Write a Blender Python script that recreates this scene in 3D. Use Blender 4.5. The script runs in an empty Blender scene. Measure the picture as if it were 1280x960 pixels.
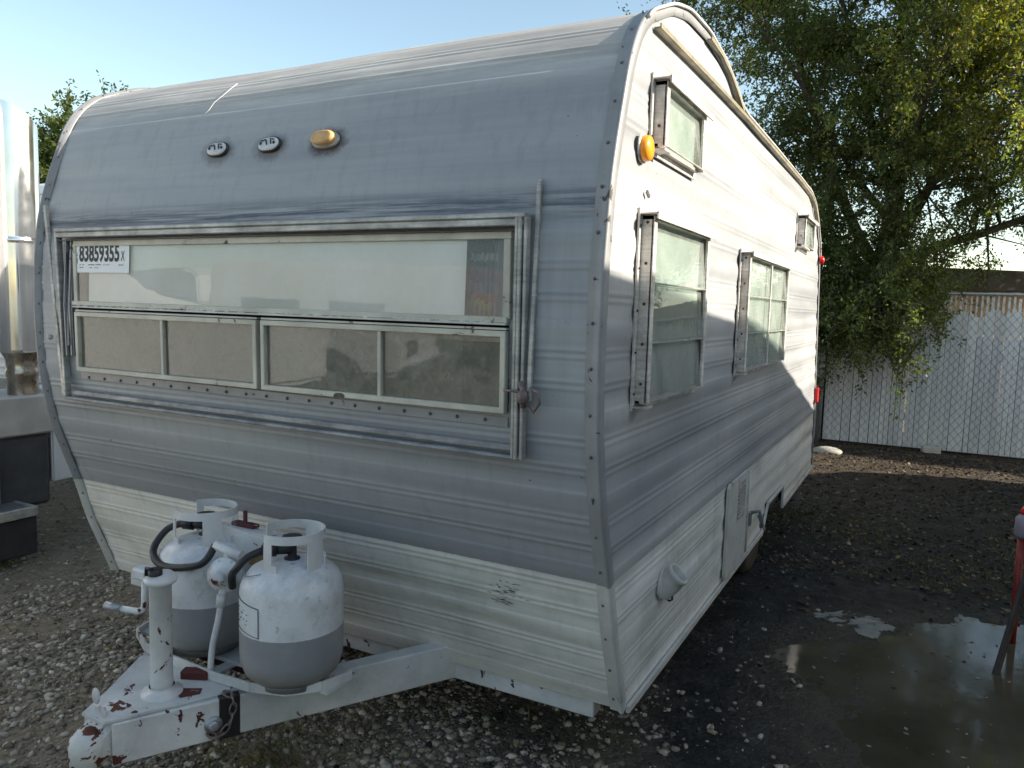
import bpy, bmesh, math, random
import numpy as np
from mathutils import Vector, Matrix, noise as mnoise
rad = math.radians
random.seed(7); rng = np.random.default_rng(7)
SC = bpy.context.scene
COL = SC.collection

# ------------------------------------------------------------------ materials
MATS = {}
class NT:
    def __init__(s, name):
        m = bpy.data.materials.new(name); m.use_nodes = True
        s.m = m; s.t = m.node_tree; s.n = s.t.nodes; s.l = s.t.links
        s.out = s.n['Material Output']; s.p = s.n['Principled BSDF']
        s.tc = s.n.new('ShaderNodeTexCoord')
    def inp(s, node, key, v):
        if isinstance(v, bpy.types.NodeSocket): s.l.new(v, node.inputs[key])
        elif v is not None: node.inputs[key].default_value = v
    def co(s, scale=(1,1,1), which='Object', loc=(0,0,0)):
        mp = s.n.new('ShaderNodeMapping'); mp.inputs['Scale'].default_value = scale; mp.inputs['Location'].default_value = loc
        s.l.new(s.tc.outputs[which], mp.inputs['Vector']); return mp.outputs['Vector']
    def noise(s, scale=5, detail=4, rough=.55, vec=None, dist=0):
        n = s.n.new('ShaderNodeTexNoise'); n.inputs['Scale'].default_value = scale
        n.inputs['Detail'].default_value = detail; n.inputs['Roughness'].default_value = rough
        n.inputs['Distortion'].default_value = dist
        s.l.new(vec if vec else s.tc.outputs['Object'], n.inputs['Vector']); return n.outputs['Fac']
    def vor(s, scale=5, vec=None, feature='F1', out='Distance'):
        n = s.n.new('ShaderNodeTexVoronoi'); n.inputs['Scale'].default_value = scale; n.feature = feature
        s.l.new(vec if vec else s.tc.outputs['Object'], n.inputs['Vector']); return n.outputs[out]
    def ramp(s, fac, stops, interp='LINEAR'):
        r = s.n.new('ShaderNodeValToRGB'); r.color_ramp.interpolation = interp
        e = r.color_ramp.elements
        while len(e) < len(stops): e.new(.5)
        for i, (p, c) in enumerate(stops):
            e[i].position = p; e[i].color = (c, c, c, 1) if isinstance(c, (int, float)) else (*c, 1)
        s.l.new(fac, r.inputs['Fac']); return r.outputs['Color']
    def mix(s, fac, a, b, mode='MIX'):
        n = s.n.new('ShaderNodeMix'); n.data_type = 'RGBA'; n.blend_type = mode
        s.inp(n, 0, fac)
        s.inp(n, 6, a if isinstance(a, bpy.types.NodeSocket) else (*a, 1))
        s.inp(n, 7, b if isinstance(b, bpy.types.NodeSocket) else (*b, 1))
        return n.outputs[2]
    def math(s, op, a, b=None, clamp=False):
        n = s.n.new('ShaderNodeMath'); n.operation = op; n.use_clamp = clamp
        s.inp(n, 0, a); s.inp(n, 1, b); return n.outputs[0]
    def sep(s, which='Object'):
        n = s.n.new('ShaderNodeSeparateXYZ'); s.l.new(s.tc.outputs[which], n.inputs[0]); return n.outputs
    def bump(s, h, strength=.3, dist=.01):
        b = s.n.new('ShaderNodeBump'); b.inputs['Strength'].default_value = strength; b.inputs['Distance'].default_value = dist
        s.l.new(h, b.inputs['Height']); s.l.new(b.outputs[0], s.p.inputs['Normal']); return b.outputs[0]
    def fin(s, color=None, rough=.6, metal=0, spec=None):
        if color is not None: s.inp(s.p, 'Base Color', color if isinstance(color, bpy.types.NodeSocket) else (*color, 1))
        s.inp(s.p, 'Roughness', rough); s.inp(s.p, 'Metallic', metal)
        if spec is not None: s.p.inputs['Specular IOR Level'].default_value = spec
        return s.m

def simple(name, c, rough=.6, metal=0, var=.25, vs=8, bump=0):
    t = NT(name)
    f = t.noise(vs, 6, .6)
    c2 = tuple(min(1, x*(1+var)) for x in c); c1 = tuple(x*(1-var) for x in c)
    col = t.ramp(f, [(.3, c1), (.7, c2)])
    rr = t.ramp(t.noise(vs*2.3, 4), [(.3, max(0, rough-.1)), (.7, min(1, rough+.1))])
    if bump: t.bump(t.noise(vs*6, 5), bump, .005)
    return t.fin(col, rr, metal)

def chipped(name, base, chip=(.10, .025, .02), thr=.66, scale=14, rough=.5, dirt=.35):
    t = NT(name)
    n1 = t.noise(scale, 6, .62, dist=.6); n2 = t.noise(3.1, 3)
    s = t.math('ADD', n1, t.math('MULTIPLY', n2, .35))
    mask = t.ramp(s, [(thr+.12, 0), (thr+.135, 1)])
    d = t.ramp(t.noise(5, 7, .7), [(.35, 1), (.75, 1-dirt)])
    b = t.mix(1.0, t.ramp(t.noise(2, 3), [(.3, tuple(x*.93 for x in base)), (.7, base)]), d, 'MULTIPLY')
    col = t.mix(mask, b, t.ramp(t.noise(40, 3), [(.35, tuple(x*.45 for x in chip)), (.65, chip)]))
    h = t.math('SUBTRACT', t.math('MULTIPLY', t.noise(60, 4), .2), mask)
    t.bump(h, .5, .002)
    return t.fin(col, t.math('ADD', t.math('MULTIPLY', mask, .3), rough), 0)

T0 = -2.45/2
def panel_paint(name, side):
    """faded silver-grey paint above, chalky white below; both weathered in streaks along the panels"""
    t = NT(name)
    sc = (5, .40, 13) if side else (.45, 6, 18)
    st = t.noise(1.0, 7, .62, t.co(sc))
    big = t.noise(1.0, 4, .5, t.co((2, .8, 4.2) if side else (.5, 2, 4.2), loc=(3, 1, 2)))
    g = t.ramp(big, [(.30, (.25, .262, .275)), (.52, (.33, .34, .35)), (.74, (.46, .46, .45))] if side else [(.30, (.27, .28, .295)), (.52, (.335, .345, .355)), (.74, (.42, .42, .41))])
    g = t.mix(1.0, g, t.ramp(st, [(.28, .84), (.5, .98), (.75, 1.07)]), 'MULTIPLY')
    w = t.ramp(t.noise(1.0, 6, .6, t.co((3, .9, 13) if side else (.9, 3, 13))), [(.25, (.42, .395, .34)), (.47, (.66, .645, .59)), (.7, (.80, .79, .75))])
    grime = t.ramp(t.noise(2.3, 6, .65, t.co((1, 1, 1.6))), [(.5, 1.0), (.80, .62)])
    w = t.mix(1.0, w, grime, 'MULTIPLY')
    z = t.sep()[2]
    zz = t.math('ADD', z, t.math('MULTIPLY', t.noise(70, 3), .006))
    m = t.math('GREATER_THAN', zz, .8125)
    col = t.mix(m, w, g)
    # dark scuffs, long thin scratches along the panels
    sk = t.ramp(t.noise(1.0, 8, .7, t.co((20, 1.1, 85) if side else (1.1, 20, 85))), [(.655, 0), (.70, .75)])
    sm = t.ramp(t.noise(1.7, 3), [(.5, 0), (.62, 1)])
    col = t.mix(t.math('MULTIPLY', sk, sm), col, (.05, .055, .07))
    # vertical runs
    rn = t.ramp(t.noise(1.0, 5, .6, t.co((30, 30, 1.5))), [(.5, 1.0), (.78, .80)])
    col = t.mix(.7, col, rn, 'MULTIPLY')
    sp = t.ramp(t.noise(38, 4, .6), [(.735, 0), (.75, 1)])
    col = t.mix(sp, col, (.10, .07, .05))
    if not side:
        ys = t.math('GREATER_THAN', z, 2.0)
        # lighter band where the roof sheet begins
        zt = t.ramp(t.math('ADD', t.math('SUBTRACT', z, 2.28), t.math('MULTIPLY', t.noise(1.0, 5, .6, t.co((.8, 8, 30))), .12)), [(.0, 0), (.12, 1)])
        col = t.mix(zt, col, t.ramp(t.noise(1, 6, .7, t.co((1.2, 10, 14))), [(.3, (.30, .29, .28)), (.5, (.42, .40, .37)), (.68, (.62, .60, .56))]))
        # rust and dirt halo round the clearance lights
        s3 = t.sep()
        for lx, k_ in ((-1.005-T0, 1.0), (-1.254-T0, .6), (-1.501-T0, .5)):
            dx = t.math('MULTIPLY', t.math('SUBTRACT', s3[0], lx), .62); dz = t.math('SUBTRACT', s3[2], 2.112)
            d2 = t.math('SQRT', t.math('ADD', t.math('MULTIPLY', dx, dx), t.math('MULTIPLY', dz, dz)))
            d2 = t.math('ADD', d2, t.math('MULTIPLY', t.math('SUBTRACT', t.noise(30, 5, .7), .5), .05))
            col = t.mix(t.math('MULTIPLY', t.ramp(d2, [(.030, 1), (.058, 0)]), k_), col, (.07, .05, .045))
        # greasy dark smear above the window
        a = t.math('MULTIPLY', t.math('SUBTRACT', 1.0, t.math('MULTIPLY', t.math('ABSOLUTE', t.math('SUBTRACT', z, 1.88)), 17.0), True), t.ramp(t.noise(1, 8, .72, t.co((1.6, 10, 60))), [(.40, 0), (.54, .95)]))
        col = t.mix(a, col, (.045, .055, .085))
    t.bump(t.noise(1.0, 5, .6, t.co((9, 4, 9))), .25, .003)
    return t.fin(col, t.ramp(st, [(.3, .42), (.7, .62)]), 0.0, .35)

def glass_mat(name, tint=(.9, .95, .95), dirt=.25, dirtcol=(.35, .33, .28), ds=9, rough=.02):
    t = NT(name)
    tr = t.n.new('ShaderNodeBsdfTransparent'); tr.inputs[0].default_value = (*tint, 1)
    gl = t.n.new('ShaderNodeBsdfGlossy'); gl.inputs['Roughness'].default_value = rough
    fr = t.n.new('ShaderNodeFresnel'); fr.inputs[0].default_value = 1.62
    mx = t.n.new('ShaderNodeMixShader'); t.l.new(fr.outputs[0], mx.inputs[0]); t.l.new(tr.outputs[0], mx.inputs[1]); t.l.new(gl.outputs[0], mx.inputs[2])
    df = t.n.new('ShaderNodeBsdfDiffuse'); df.inputs[0].default_value = (*dirtcol, 1)
    b = t.n.new('ShaderNodeBump'); b.inputs['Strength'].default_value = .06; b.inputs['Distance'].default_value = .01
    t.l.new(t.noise(4, 2), b.inputs['Height']); t.l.new(b.outputs[0], gl.inputs['Normal'])
    m2 = t.n.new('ShaderNodeMixShader')
    f = t.ramp(t.noise(ds, 8, .72), [(.35, dirt*.45), (.7, min(1, dirt*1.5))])
    t.l.new(f, m2.inputs[0]); t.l.new(mx.outputs[0], m2.inputs[1]); t.l.new(df.outputs[0], m2.inputs[2])
    t.l.new(m2.outputs[0], t.out.inputs['Surface']); return t.m

M = {}
M['front'] = panel_paint('front_panel_paint', False)
M['side'] = panel_paint('side_panel_paint', True)
M['trim'] = chipped('trim_paint', (.29, .295, .30), (.09, .08, .075), .70, 20, .45, .4)
M['trimwhite'] = chipped('white_trim', (.62, .61, .57), (.2, .13, .08), .74, 20, .5, .4)
M['cream'] = chipped('cream_trim', (.60, .57, .47), (.12, .10, .07), .70, 20, .5, .45)
def alu(name, c=(.42, .42, .41), metal=.35):
    t = NT(name)
    n = t.noise(1, 6, .65, t.co((12, 12, 90)))
    n2 = t.noise(9, 6, .7)
    col = t.mix(1, t.ramp(n, [(.3, tuple(x*.7 for x in c)), (.7, tuple(x*1.2 for x in c))]), t.ramp(n2, [(.35, 1), (.7, .42)]), 'MULTIPLY')
    t.bump(n, .2, .002)
    return t.fin(col, t.ramp(n2, [(.3, .35), (.7, .6)]), metal)
M['alu'] = alu('weathered_aluminium', (.50, .485, .45), .2)
M['sidealu'] = alu('side_window_aluminium', (.78, .73, .66), .05)
M['aludark'] = alu('dark_aluminium', (.17, .17, .18), .3)
M['goldrail'] = alu('tarnished_rail', (.36, .32, .22), .3)
M['screw'] = simple('screw_heads', (.16, .16, .17), .45, .6)
M['rustscrew'] = simple('rusty_screws', (.09, .035, .015), .85)
M['glass'] = glass_mat('window_glass', (1, 1, 1), dirt=.08, dirtcol=(.85, .84, .78), ds=3)
M['dustglass'] = glass_mat('dusty_glass', dirt=.34, dirtcol=(.40, .37, .31), ds=26)
M['sideglass'] = glass_mat('side_glass', (.86, .91, .87), .24, (.50, .54, .50), 5)
M['shade'] = simple('white_window_shade', (.97, .95, .89), .8, 0, .10, 3)
M['blind'] = simple('pale_green_screen', (.30, .36, .34), .8, 0, .12, 3)
M['blinddark'] = simple('dim_green_screen', (.17, .20, .18), .8, 0, .25, 4)
t = NT('dusty_screen')
M['dusty'] = t.fin(t.mix(t.ramp(t.noise(55, 6, .75), [(.58, 0), (.72, .7)]), t.ramp(t.noise(2.2, 6, .6), [(.3, (.22, .205, .17)), (.7, (.36, .335, .28))]), (.09, .085, .07)), .95)
M['duskier'] = simple('brown_screen', (.22, .19, .15), .95, 0, .35, 18)
M['white'] = chipped('white_metal_paint', (.70, .71, .71), (.12, .022, .020), .70, 11, .38, .38)
M['rail'] = chipped('tongue_paint', (.64, .65, .64), (.10, .022, .02), .675, 15, .45, .45)
M['rusty'] = chipped('rusty_primer', (.10, .022, .02), (.35, .33, .32), .66, 22, .8, .4)
def tankpaint():
    t = NT('propane_tank_paint')
    z = t.sep()[2]
    white = t.mix(t.ramp(t.noise(7, 8, .75), [(.44, 0), (.72, .75)]), (.66, .67, .68), (.30, .30, .29))
    white = t.mix(t.ramp(t.noise(34, 5, .7), [(.62, 0), (.70, .6)]), white, (.16, .15, .14))
    grey = t.mix(t.ramp(t.noise(9, 6, .6), [(.4, 0), (.8, 1)]), (.24, .25, .26), (.33, .33, .32))
    zz = t.math('ADD', z, t.math('MULTIPLY', t.noise(80, 2), .004))
    col = t.mix(t.math('GREATER_THAN', zz, .182), grey, white)
    ru = t.math('MULTIPLY', t.ramp(z, [(.0, 1), (.10, 0)]), t.ramp(t.noise(11, 5), [(.35, 0), (.7, .8)]))
    col = t.mix(ru, col, (.16, .11, .07))
    t.bump(t.noise(22, 5), .15, .004)
    return t.fin(col, .38)
M['tank'] = tankpaint()
M['blackrub'] = simple('black_rubber', (.018, .018, .02), .5)
M['blackmetal'] = simple('black_metal', (.025, .025, .028), .5, .3)
M['brass'] = simple('old_brass', (.22, .16, .08), .5, .7)
M['galv'] = simple('galvanised_steel', (.34, .36, .37), .45, .6, .2, 20)
M['chain'] = simple('rusty_chain', (.20, .15, .14), .6, .5, .5, 60)
M['darkgrey'] = simple('dark_grey_metal', (.055, .055, .06), .6)
M['vehwhite'] = simple('vehicle_white_paint', (.72, .73, .74), .25, 0, .06, 1.5)
M['vehgrey'] = simple('vehicle_grey_trim', (.18, .19, .20), .4)
M['vehglass'] = simple('vehicle_dark_glass', (.02, .025, .03), .06, 0, .1)
M['greybox'] = simple('grey_battery_box', (.50, .47, .43), .5, .15, .2, 5)
M['amber'] = NT('amber_lens').fin((.85, .30, .02), .25)
M['amberfade'] = simple('faded_amber_lens', (.62, .36, .14), .4, 0, .3, 30)
M['red'] = NT('red_lens').fin((.55, .02, .02), .2)
M['redpaint'] = simple('red_paint', (.22, .02, .02), .5, 0, .4, 20)
M['paper'] = NT('sticker_paper').fin((.80, .80, .80), .6)
M['ink'] = NT('sticker_ink').fin((.012, .012, .014), .6)
M['dark'] = NT('interior_dark').fin((.03, .028, .025), .9)
M['chrome'] = simple('dull_chrome', (.80, .79, .77), .14, .95, .12, 2.5)
M['chromeold'] = simple('heat_stained_steel', (.50, .45, .38), .28, 1, .3, 9)
t = NT('diamond_plate')
t.bump(t.ramp(t.vor(26, t.co((1, 2.2, 1))), [(.1, 1), (.3, 0)]), .9, .01)
M['plate'] = t.fin((.42, .43, .44), .35, .8)
t = NT('propane_dome_mark'); M['pencil'] = t.fin((.10, .10, .11), .7)
t = NT('curtain_cloth')
s_ = t.sep()
zz = t.math('DIVIDE', t.math('SUBTRACT', t.math('ADD', s_[2], t.math('MULTIPLY', t.noise(14, 3), .07)), 1.52), .30)
bands = t.ramp(zz, [(.0, (.36, .30, .12)), (.36, (.45, .36, .14)), (.42, (.42, .10, .05)), (.50, (.08, .20, .30)), (.60, (.05, .09, .22)), (.74, (.03, .04, .09)), (.80, (.42, .42, .45)), (.88, (.02, .02, .03))], 'CONSTANT')
M['curtain'] = t.fin(bands, .9)
M['curtaingrey'] = simple('mauve_cloth', (.22, .20, .25), .9, 0, .2, 9)
# bark / leaves
t = NT('tree_bark')
n_ = t.noise(1, 7, .7, t.co((9, 9, 2.2)))
t.bump(n_, .8, .03); M['bark'] = t.fin(t.ramp(n_, [(.3, (.025, .02, .015)), (.7, (.11, .09, .07))]), .9)
def leafmat(name, cols, trans=.5):
    t = NT(name)
    g = t.n.new('ShaderNodeNewGeometry')
    c = t.ramp(g.outputs['Random Per Island'], [(i/(len(cols)-1), c) for i, c in enumerate(cols)])
    c = t.mix(1, c, t.ramp(t.noise(.9, 3), [(.3, .7), (.7, 1.25)]), 'MULTIPLY')
    t.fin(c, .45); t.p.inputs['Specular IOR Level'].default_value = .35
    tl = t.n.new('ShaderNodeBsdfTranslucent')
    t.l.new(t.mix(1, c, (1.5, 1.7, .5), 'MULTIPLY'), tl.inputs[0])
    mx = t.n.new('ShaderNodeMixShader'); mx.inputs[0].default_value = trans
    t.l.new(t.p.outputs[0], mx.inputs[1]); t.l.new(tl.outputs[0], mx.inputs[2]); t.l.new(mx.outputs[0], t.out.inputs['Surface'])
    return t.m
M['leaf'] = leafmat('elm_leaves', [(.055, .080, .032), (.080, .110, .042), (.105, .135, .05), (.16, .17, .06), (.09, .12, .05)], .5)
M['leafyellow'] = leafmat('sunlit_leaves', [(.10, .13, .03), (.17, .17, .035), (.24, .20, .05), (.12, .14, .04)], .55)  # yellower copy of the leaves, sunlight through the crown put into the colour
M['grass'] = leafmat('grass_blades', [(.06, .09, .02), (.12, .13, .04), (.20, .17, .08), (.07, .10, .03)], .3)

# ground
def zone_mud(t):
    """1 on the dark muddy side, 0 on the pale gravel (position on the real ground)"""
    s = t.sep()
    w = t.math('MULTIPLY', t.math('SUBTRACT', t.noise(1.3, 5, .6), .5), 1.6)
    x = t.math('ADD', t.math('ADD', s[0], t.math('MULTIPLY', s[1], .32)), w)
    return t.ramp(t.math('ADD', t.math('MULTIPLY', x, .5), .5), [(.18, 0), (.62, 1)])
t = NT('gravel_ground')
v = t.vor(42); v2 = t.vor(95); nn = t.noise(9, 8, .7)
grav = t.mix(.6, t.ramp(t.vor(42, out='Color'), [(.2, (.13, .105, .075)), (.5, (.20, .17, .125)), (.85, (.29, .255, .20))]), t.ramp(nn, [(.3, (.12, .095, .065)), (.7, (.27, .23, .17))]))
mud = t.ramp(t.noise(4.5, 9, .78), [(.3, (.006, .007, .007)), (.5, (.018, .018, .017)), (.68, (.065, .060, .050))])
s_ = t.sep()
far = t.ramp(t.math('ADD', t.math('MULTIPLY', s_[1], .1), t.math('MULTIPLY', t.noise(1.6, 4), .12)), [(.40, 0), (.58, 1)])
mud = t.mix(far, mud, t.ramp(t.noise(7, 8, .75), [(.3, (.020, .015, .011)), (.55, (.065, .050, .036)), (.8, (.15, .12, .09))]))
gm = t.math('MULTIPLY', t.ramp(t.noise(1.1, 6, .7), [(.5, 0), (.62, .8)]), t.ramp(t.math('ABSOLUTE', t.math('SUBTRACT', s_[1], 3.7)), [(.5, 1), (1.0, 0)]))
mud = t.mix(gm, mud, (.022, .027, .014))
mz = zone_mud(t)
col = t.mix(mz, grav, mud)
s5 = t.sep()
wx = t.math('DIVIDE', t.math('SUBTRACT', s5[0], 1.75), 1.40); wy = t.math('DIVIDE', t.math('SUBTRACT', s5[1], 1.45), 1.22)
wd = t.math('ADD', t.math('SQRT', t.math('ADD', t.math('MULTIPLY', wx, wx), t.math('MULTIPLY', wy, wy))), t.math('MULTIPLY', t.math('SUBTRACT', t.noise(2.2, 6, .65), .5), .5))
wet = t.ramp(wd, [(.0, 1), (.80, 1), (1.0, 0)]); wet = t.ramp(t.math('SUBTRACT', wd, .25), [(.75, 1), (1.0, 0)])
col = t.mix(t.math('MULTIPLY', wet, .85), col, t.ramp(t.noise(6, 6, .7), [(.3, (.020, .018, .013)), (.7, (.062, .052, .036))]))
h = t.math('ADD', t.math('MULTIPLY', t.math('SUBTRACT', 1.0, v), .6), t.math('ADD', t.math('MULTIPLY', nn, .8), t.math('MULTIPLY', v2, -.3)))
t.bump(h, .8, .02)
M['ground'] = t.fin(col, t.math('SUBTRACT', t.ramp(mz, [(0, .92), (1, .75)]), t.math('MULTIPLY', wet, .38)), 0, .3)
t = NT('puddle_water')
pc = t.ramp(t.noise(1.5, 5, .6), [(.3, (.045, .040, .028)), (.7, (.105, .092, .064))])
t.bump(t.noise(7, 5, .55), .07, .01)
M['water'] = t.fin(pc, t.ramp(t.noise(2.5, 5, .65), [(.35, .03), (.7, .15)])); t.p.inputs['IOR'].default_value = 1.33
def stonemat(name, a, b, c):
    t = NT(name); g = t.n.new('ShaderNodeNewGeometry')
    k = t.ramp(g.outputs['Random Per Island'], [(0, a), (.45, b), (.85, c), (1, tuple(x*1.5 for x in c))])
    k = t.mix(1, k, t.ramp(t.noise(45, 5), [(.3, .65), (.7, 1.15)]), 'MULTIPLY')
    return t.fin(k, .9, 0, .2)
M['stone'] = stonemat('gravel_stones', (.15, .125, .095), (.27, .235, .185), (.42, .38, .32))
M['stonewet'] = stonemat('wet_stones', (.012, .012, .012), (.04, .04, .038), (.11, .11, .105))
t = NT('fence_slat_plastic'); g = t.n.new('ShaderNodeNewGeometry')
c = t.ramp(g.outputs['Random Per Island'], [(0, (.70, .71, .71)), (1, (.84, .84, .82))])
c = t.mix(1, c, t.ramp(t.noise(1, 4, .6, t.co((5, 5, .8))), [(.3, .8), (.75, 1.08)]), 'MULTIPLY')
M['slat'] = t.fin(c, .45)
M['wire'] = simple('fence_wire', (.24, .245, .245), .5, .5)
M['roofdark'] = simple('dark_roof', (.05, .047, .045), .9, 0, .3, 3)
t = NT('board_wall')
M['boards'] = t.fin(t.mix(1, t.ramp(t.noise(1, 6, .6, t.co((8, 8, .6))), [(.3, (.30, .20, .11)), (.7, (.50, .38, .24))]), t.ramp(t.noise(2, 3), [(.3, .8), (.7, 1.1)]), 'MULTIPLY'), .85)
t = NT('plastic_sheet'); t.fin((.52, .54, .52), .3); t.p.inputs['Alpha'].default_value = .38; t.p.inputs['Transmission Weight'].default_value = .0
M['plastic'] = t.m
M['stick'] = simple('dead_wood', (.06, .045, .03), .9, 0, .4, 20)
M['tyre'] = simple('tyre_rubber', (.025, .024, .022), .85, 0, .3, 20)
M['tarpblack'] = simple('black_tape', (.012, .012, .013), .45)
M['stump'] = simple('weathered_wood', (.13, .11, .09), .9, 0, .5, 25, .5)
M['label'] = NT('tank_label').fin((.56, .57, .57), .6)

# ------------------------------------------------------------------ mesh builder
class MB:
    def __init__(s): s.b = bmesh.new()
    def _merge(s, tb, mat, mi, smooth):
        bmesh.ops.transform(tb, matrix=mat, verts=tb.verts)
        for f in tb.faces: f.material_index = mi; f.smooth = smooth
        me = bpy.data.meshes.new('tmp'); tb.to_mesh(me); tb.free()
        s.b.from_mesh(me); bpy.data.meshes.remove(me); return s
    def box(s, c, d, bev=0, rot=None, mi=0, smooth=False, seg=1):
        tb = bmesh.new(); bmesh.ops.create_cube(tb, size=1)
        bmesh.ops.scale(tb, vec=d, verts=tb.verts)
        if bev: bmesh.ops.bevel(tb, geom=tb.edges[:], offset=bev, segments=seg, affect='EDGES', profile=.5)
        m = Matrix.Translation(c)
        if rot is not None: m = m @ (rot if isinstance(rot, Matrix) else Matrix.Rotation(rot, 4, 'Z'))
        return s._merge(tb, m, mi, smooth)
    def span(s, a, b, bev=0, **k):
        a = Vector(a); b = Vector(b); return s.box((a+b)/2, [abs(x) for x in (b-a)], bev, **k)
    def bar(s, a, b, w, h, up=(0, 0, 1), bev=0, mi=0):
        a = Vector(a); b = Vector(b); d = (b-a); L = d.length; d.normalize(); up = Vector(up)
        x = d; y = up.cross(x).normalized(); z = x.cross(y)
        m = Matrix((x, y, z)).transposed().to_4x4(); m.translation = (a+b)/2
        tb = bmesh.new(); bmesh.ops.create_cube(tb, size=1); bmesh.ops.scale(tb, vec=(L, w, h), verts=tb.verts)
        if bev: bmesh.ops.bevel(tb, geom=tb.edges[:], offset=bev, segments=1, affect='EDGES')
        return s._merge(tb, m, mi, False)
    def tube(s, pts, r, n=10, mi=0, caps=True):
        pts = [Vector(p) for p in pts]; R = r if isinstance(r, (list, tuple)) else [r]*len(pts)
        rings = []; prev = None
        for i, p in enumerate(pts):
            d = (pts[min(i+1, len(pts)-1)] - pts[max(i-1, 0)]).normalized()
            if prev is None: u = d.orthogonal().normalized()
            else: u = (prev - d*prev.dot(d)).normalized()
            prev = u; v = d.cross(u)
            rings.append([s.b.verts.new(p + (u*math.cos(2*math.pi*k/n) + v*math.sin(2*math.pi*k/n))*R[i]) for k in range(n)])
        for a, b in zip(rings, rings[1:]):
            for k in range(n):
                f = s.b.faces.new((a[k], a[(k+1) % n], b[(k+1) % n], b[k])); f.smooth = True; f.material_index = mi
        if caps:
            for rg, rev in ((rings[0], True), (rings[-1], False)):
                f = s.b.faces.new(list(reversed(rg)) if rev else rg); f.material_index = mi
        return s
    def lathe(s, prof, c=(0, 0, 0), axis='Z', n=32, mi=0, smooth=True, mat=None):
        tb = bmesh.new(); rings = []
        for (r, z) in prof:
            if r < 1e-5: rings.append([tb.verts.new((0, 0, z))])
            else: rings.append([tb.verts.new((r*math.cos(2*math.pi*k/n), r*math.sin(2*math.pi*k/n), z)) for k in range(n)])
        for a, b in zip(rings, rings[1:]):
            if len(a) == 1 and len(b) == 1: continue
            for k in range(n):
                k2 = (k+1) % n
                if len(a) == 1: tb.faces.new((a[0], b[k2], b[k]))
                elif len(b) == 1: tb.faces.new((a[k], a[k2], b[0]))
                else: tb.faces.new((a[k], a[k2], b[k2], b[k]))
        bmesh.ops.recalc_face_normals(tb, faces=tb.faces)
        m = Matrix.Translation(c)
        if mat is not None: m = m @ mat
        elif axis == 'X': m = m @ Matrix.Rotation(rad(90), 4, 'Y')
        elif axis == 'Y': m = m @ Matrix.Rotation(rad(-90), 4, 'X')
        return s._merge(tb, m, mi, smooth)
    def prism(s, poly, a, b, plane='YZ', bev=0, mi=0, segs=2):
        """poly in plane, extruded between a and b on the remaining axis"""
        tb = bmesh.new()
        def P(u, v, w): return {'YZ': (w, u, v), 'XZ': (u, w, v), 'XY': (u, v, w)}[plane]
        va = [tb.verts.new(P(u, v, a)) for u, v in poly]; vb = [tb.verts.new(P(u, v, b)) for u, v in poly]
        tb.faces.new(va); tb.faces.new(list(reversed(vb)))
        for i in range(len(poly)):
            j = (i+1) % len(poly); tb.faces.new((va[i], vb[i], vb[j], va[j]))
        bmesh.ops.recalc_face_normals(tb, faces=tb.faces)
        if bev: bmesh.ops.bevel(tb, geom=tb.edges[:], offset=bev, segments=segs, affect='EDGES', clamp_overlap=True)
        return s._merge(tb, Matrix.Identity(4), mi, False)
    def quad(s, a, b, c, d, mi=0):
        f = s.b.faces.new([s.b.verts.new(p) for p in (a, b, c, d)]); f.material_index = mi; return s
    def ball(s, c, r, sc=(1, 1, 1), mi=0, sub=2):
        tb = bmesh.new(); bmesh.ops.create_icosphere(tb, subdivisions=sub, radius=r); bmesh.ops.scale(tb, vec=sc, verts=tb.verts)
        return s._merge(tb, Matrix.Translation(c), mi, True)
    def build(s, name, mats, parent=None, label=None):
        me = bpy.data.meshes.new(name)
        o = bpy.data.objects.new(name, me); COL.objects.link(o)
        root = parent
        while root is not None and root.parent is not None: root = root.parent
        if root is not None and root.get('_w'): bmesh.ops.translate(s.b, vec=-Vector(root['_w']), verts=s.b.verts)
        s.b.to_mesh(me); s.b.free()
        for m in (mats if isinstance(mats, (list, tuple)) else [mats]): me.materials.append(m)
        if parent is not None: o.parent = parent
        if label: o['label'] = label
        return o
def npmesh(name, V, F, mat, parent=None, smooth=False, fmi=None):
    me = bpy.data.meshes.new(name); V = np.asarray(V, dtype=np.float32); F = np.asarray(F, dtype=np.int32)
    if parent is not None:
        root = parent
        while root.parent is not None: root = root.parent
        if root.get('_w'): V = V - np.array(list(root['_w']), dtype=np.float32)
    me.vertices.add(len(V)); me.vertices.foreach_set('co', V.ravel())
    k = F.shape[1]; me.loops.add(F.size); me.loops.foreach_set('vertex_index', F.ravel())
    me.polygons.add(len(F)); me.polygons.foreach_set('loop_start', np.arange(0, F.size, k, dtype=np.int32)); me.polygons.foreach_set('loop_total', np.full(len(F), k, dtype=np.int32))
    if smooth: me.polygons.foreach_set('use_smooth', np.ones(len(F), dtype=bool))
    for m in (mat if isinstance(mat, (list, tuple)) else [mat]): me.materials.append(m)
    if fmi is not None: me.polygons.foreach_set('material_index', np.asarray(fmi, dtype=np.int32))
    me.update(calc_edges=True); me.validate()
    o = bpy.data.objects.new(name, me); COL.objects.link(o)
    if parent is not None: o.parent = parent
    return o
def tag(o, label=None, cat=None, group=None, kind=None):
    if label: o['label'] = label
    if cat: o['category'] = cat
    if group: o['group'] = group
    if kind: o['kind'] = kind
    return o
def root(name, label, cat, loc=(0, 0, 0), group=None, local=False, rz=0):
    """Empty at the base. local=False: the parts are built in world coordinates; True: around the origin."""
    o = bpy.data.objects.new(name, None); COL.objects.link(o); o.location = loc; o.rotation_euler = (0, 0, rz); o.empty_display_size = .2
    if not local: o['_w'] = list(loc)
    return tag(o, label, cat, group)
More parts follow.
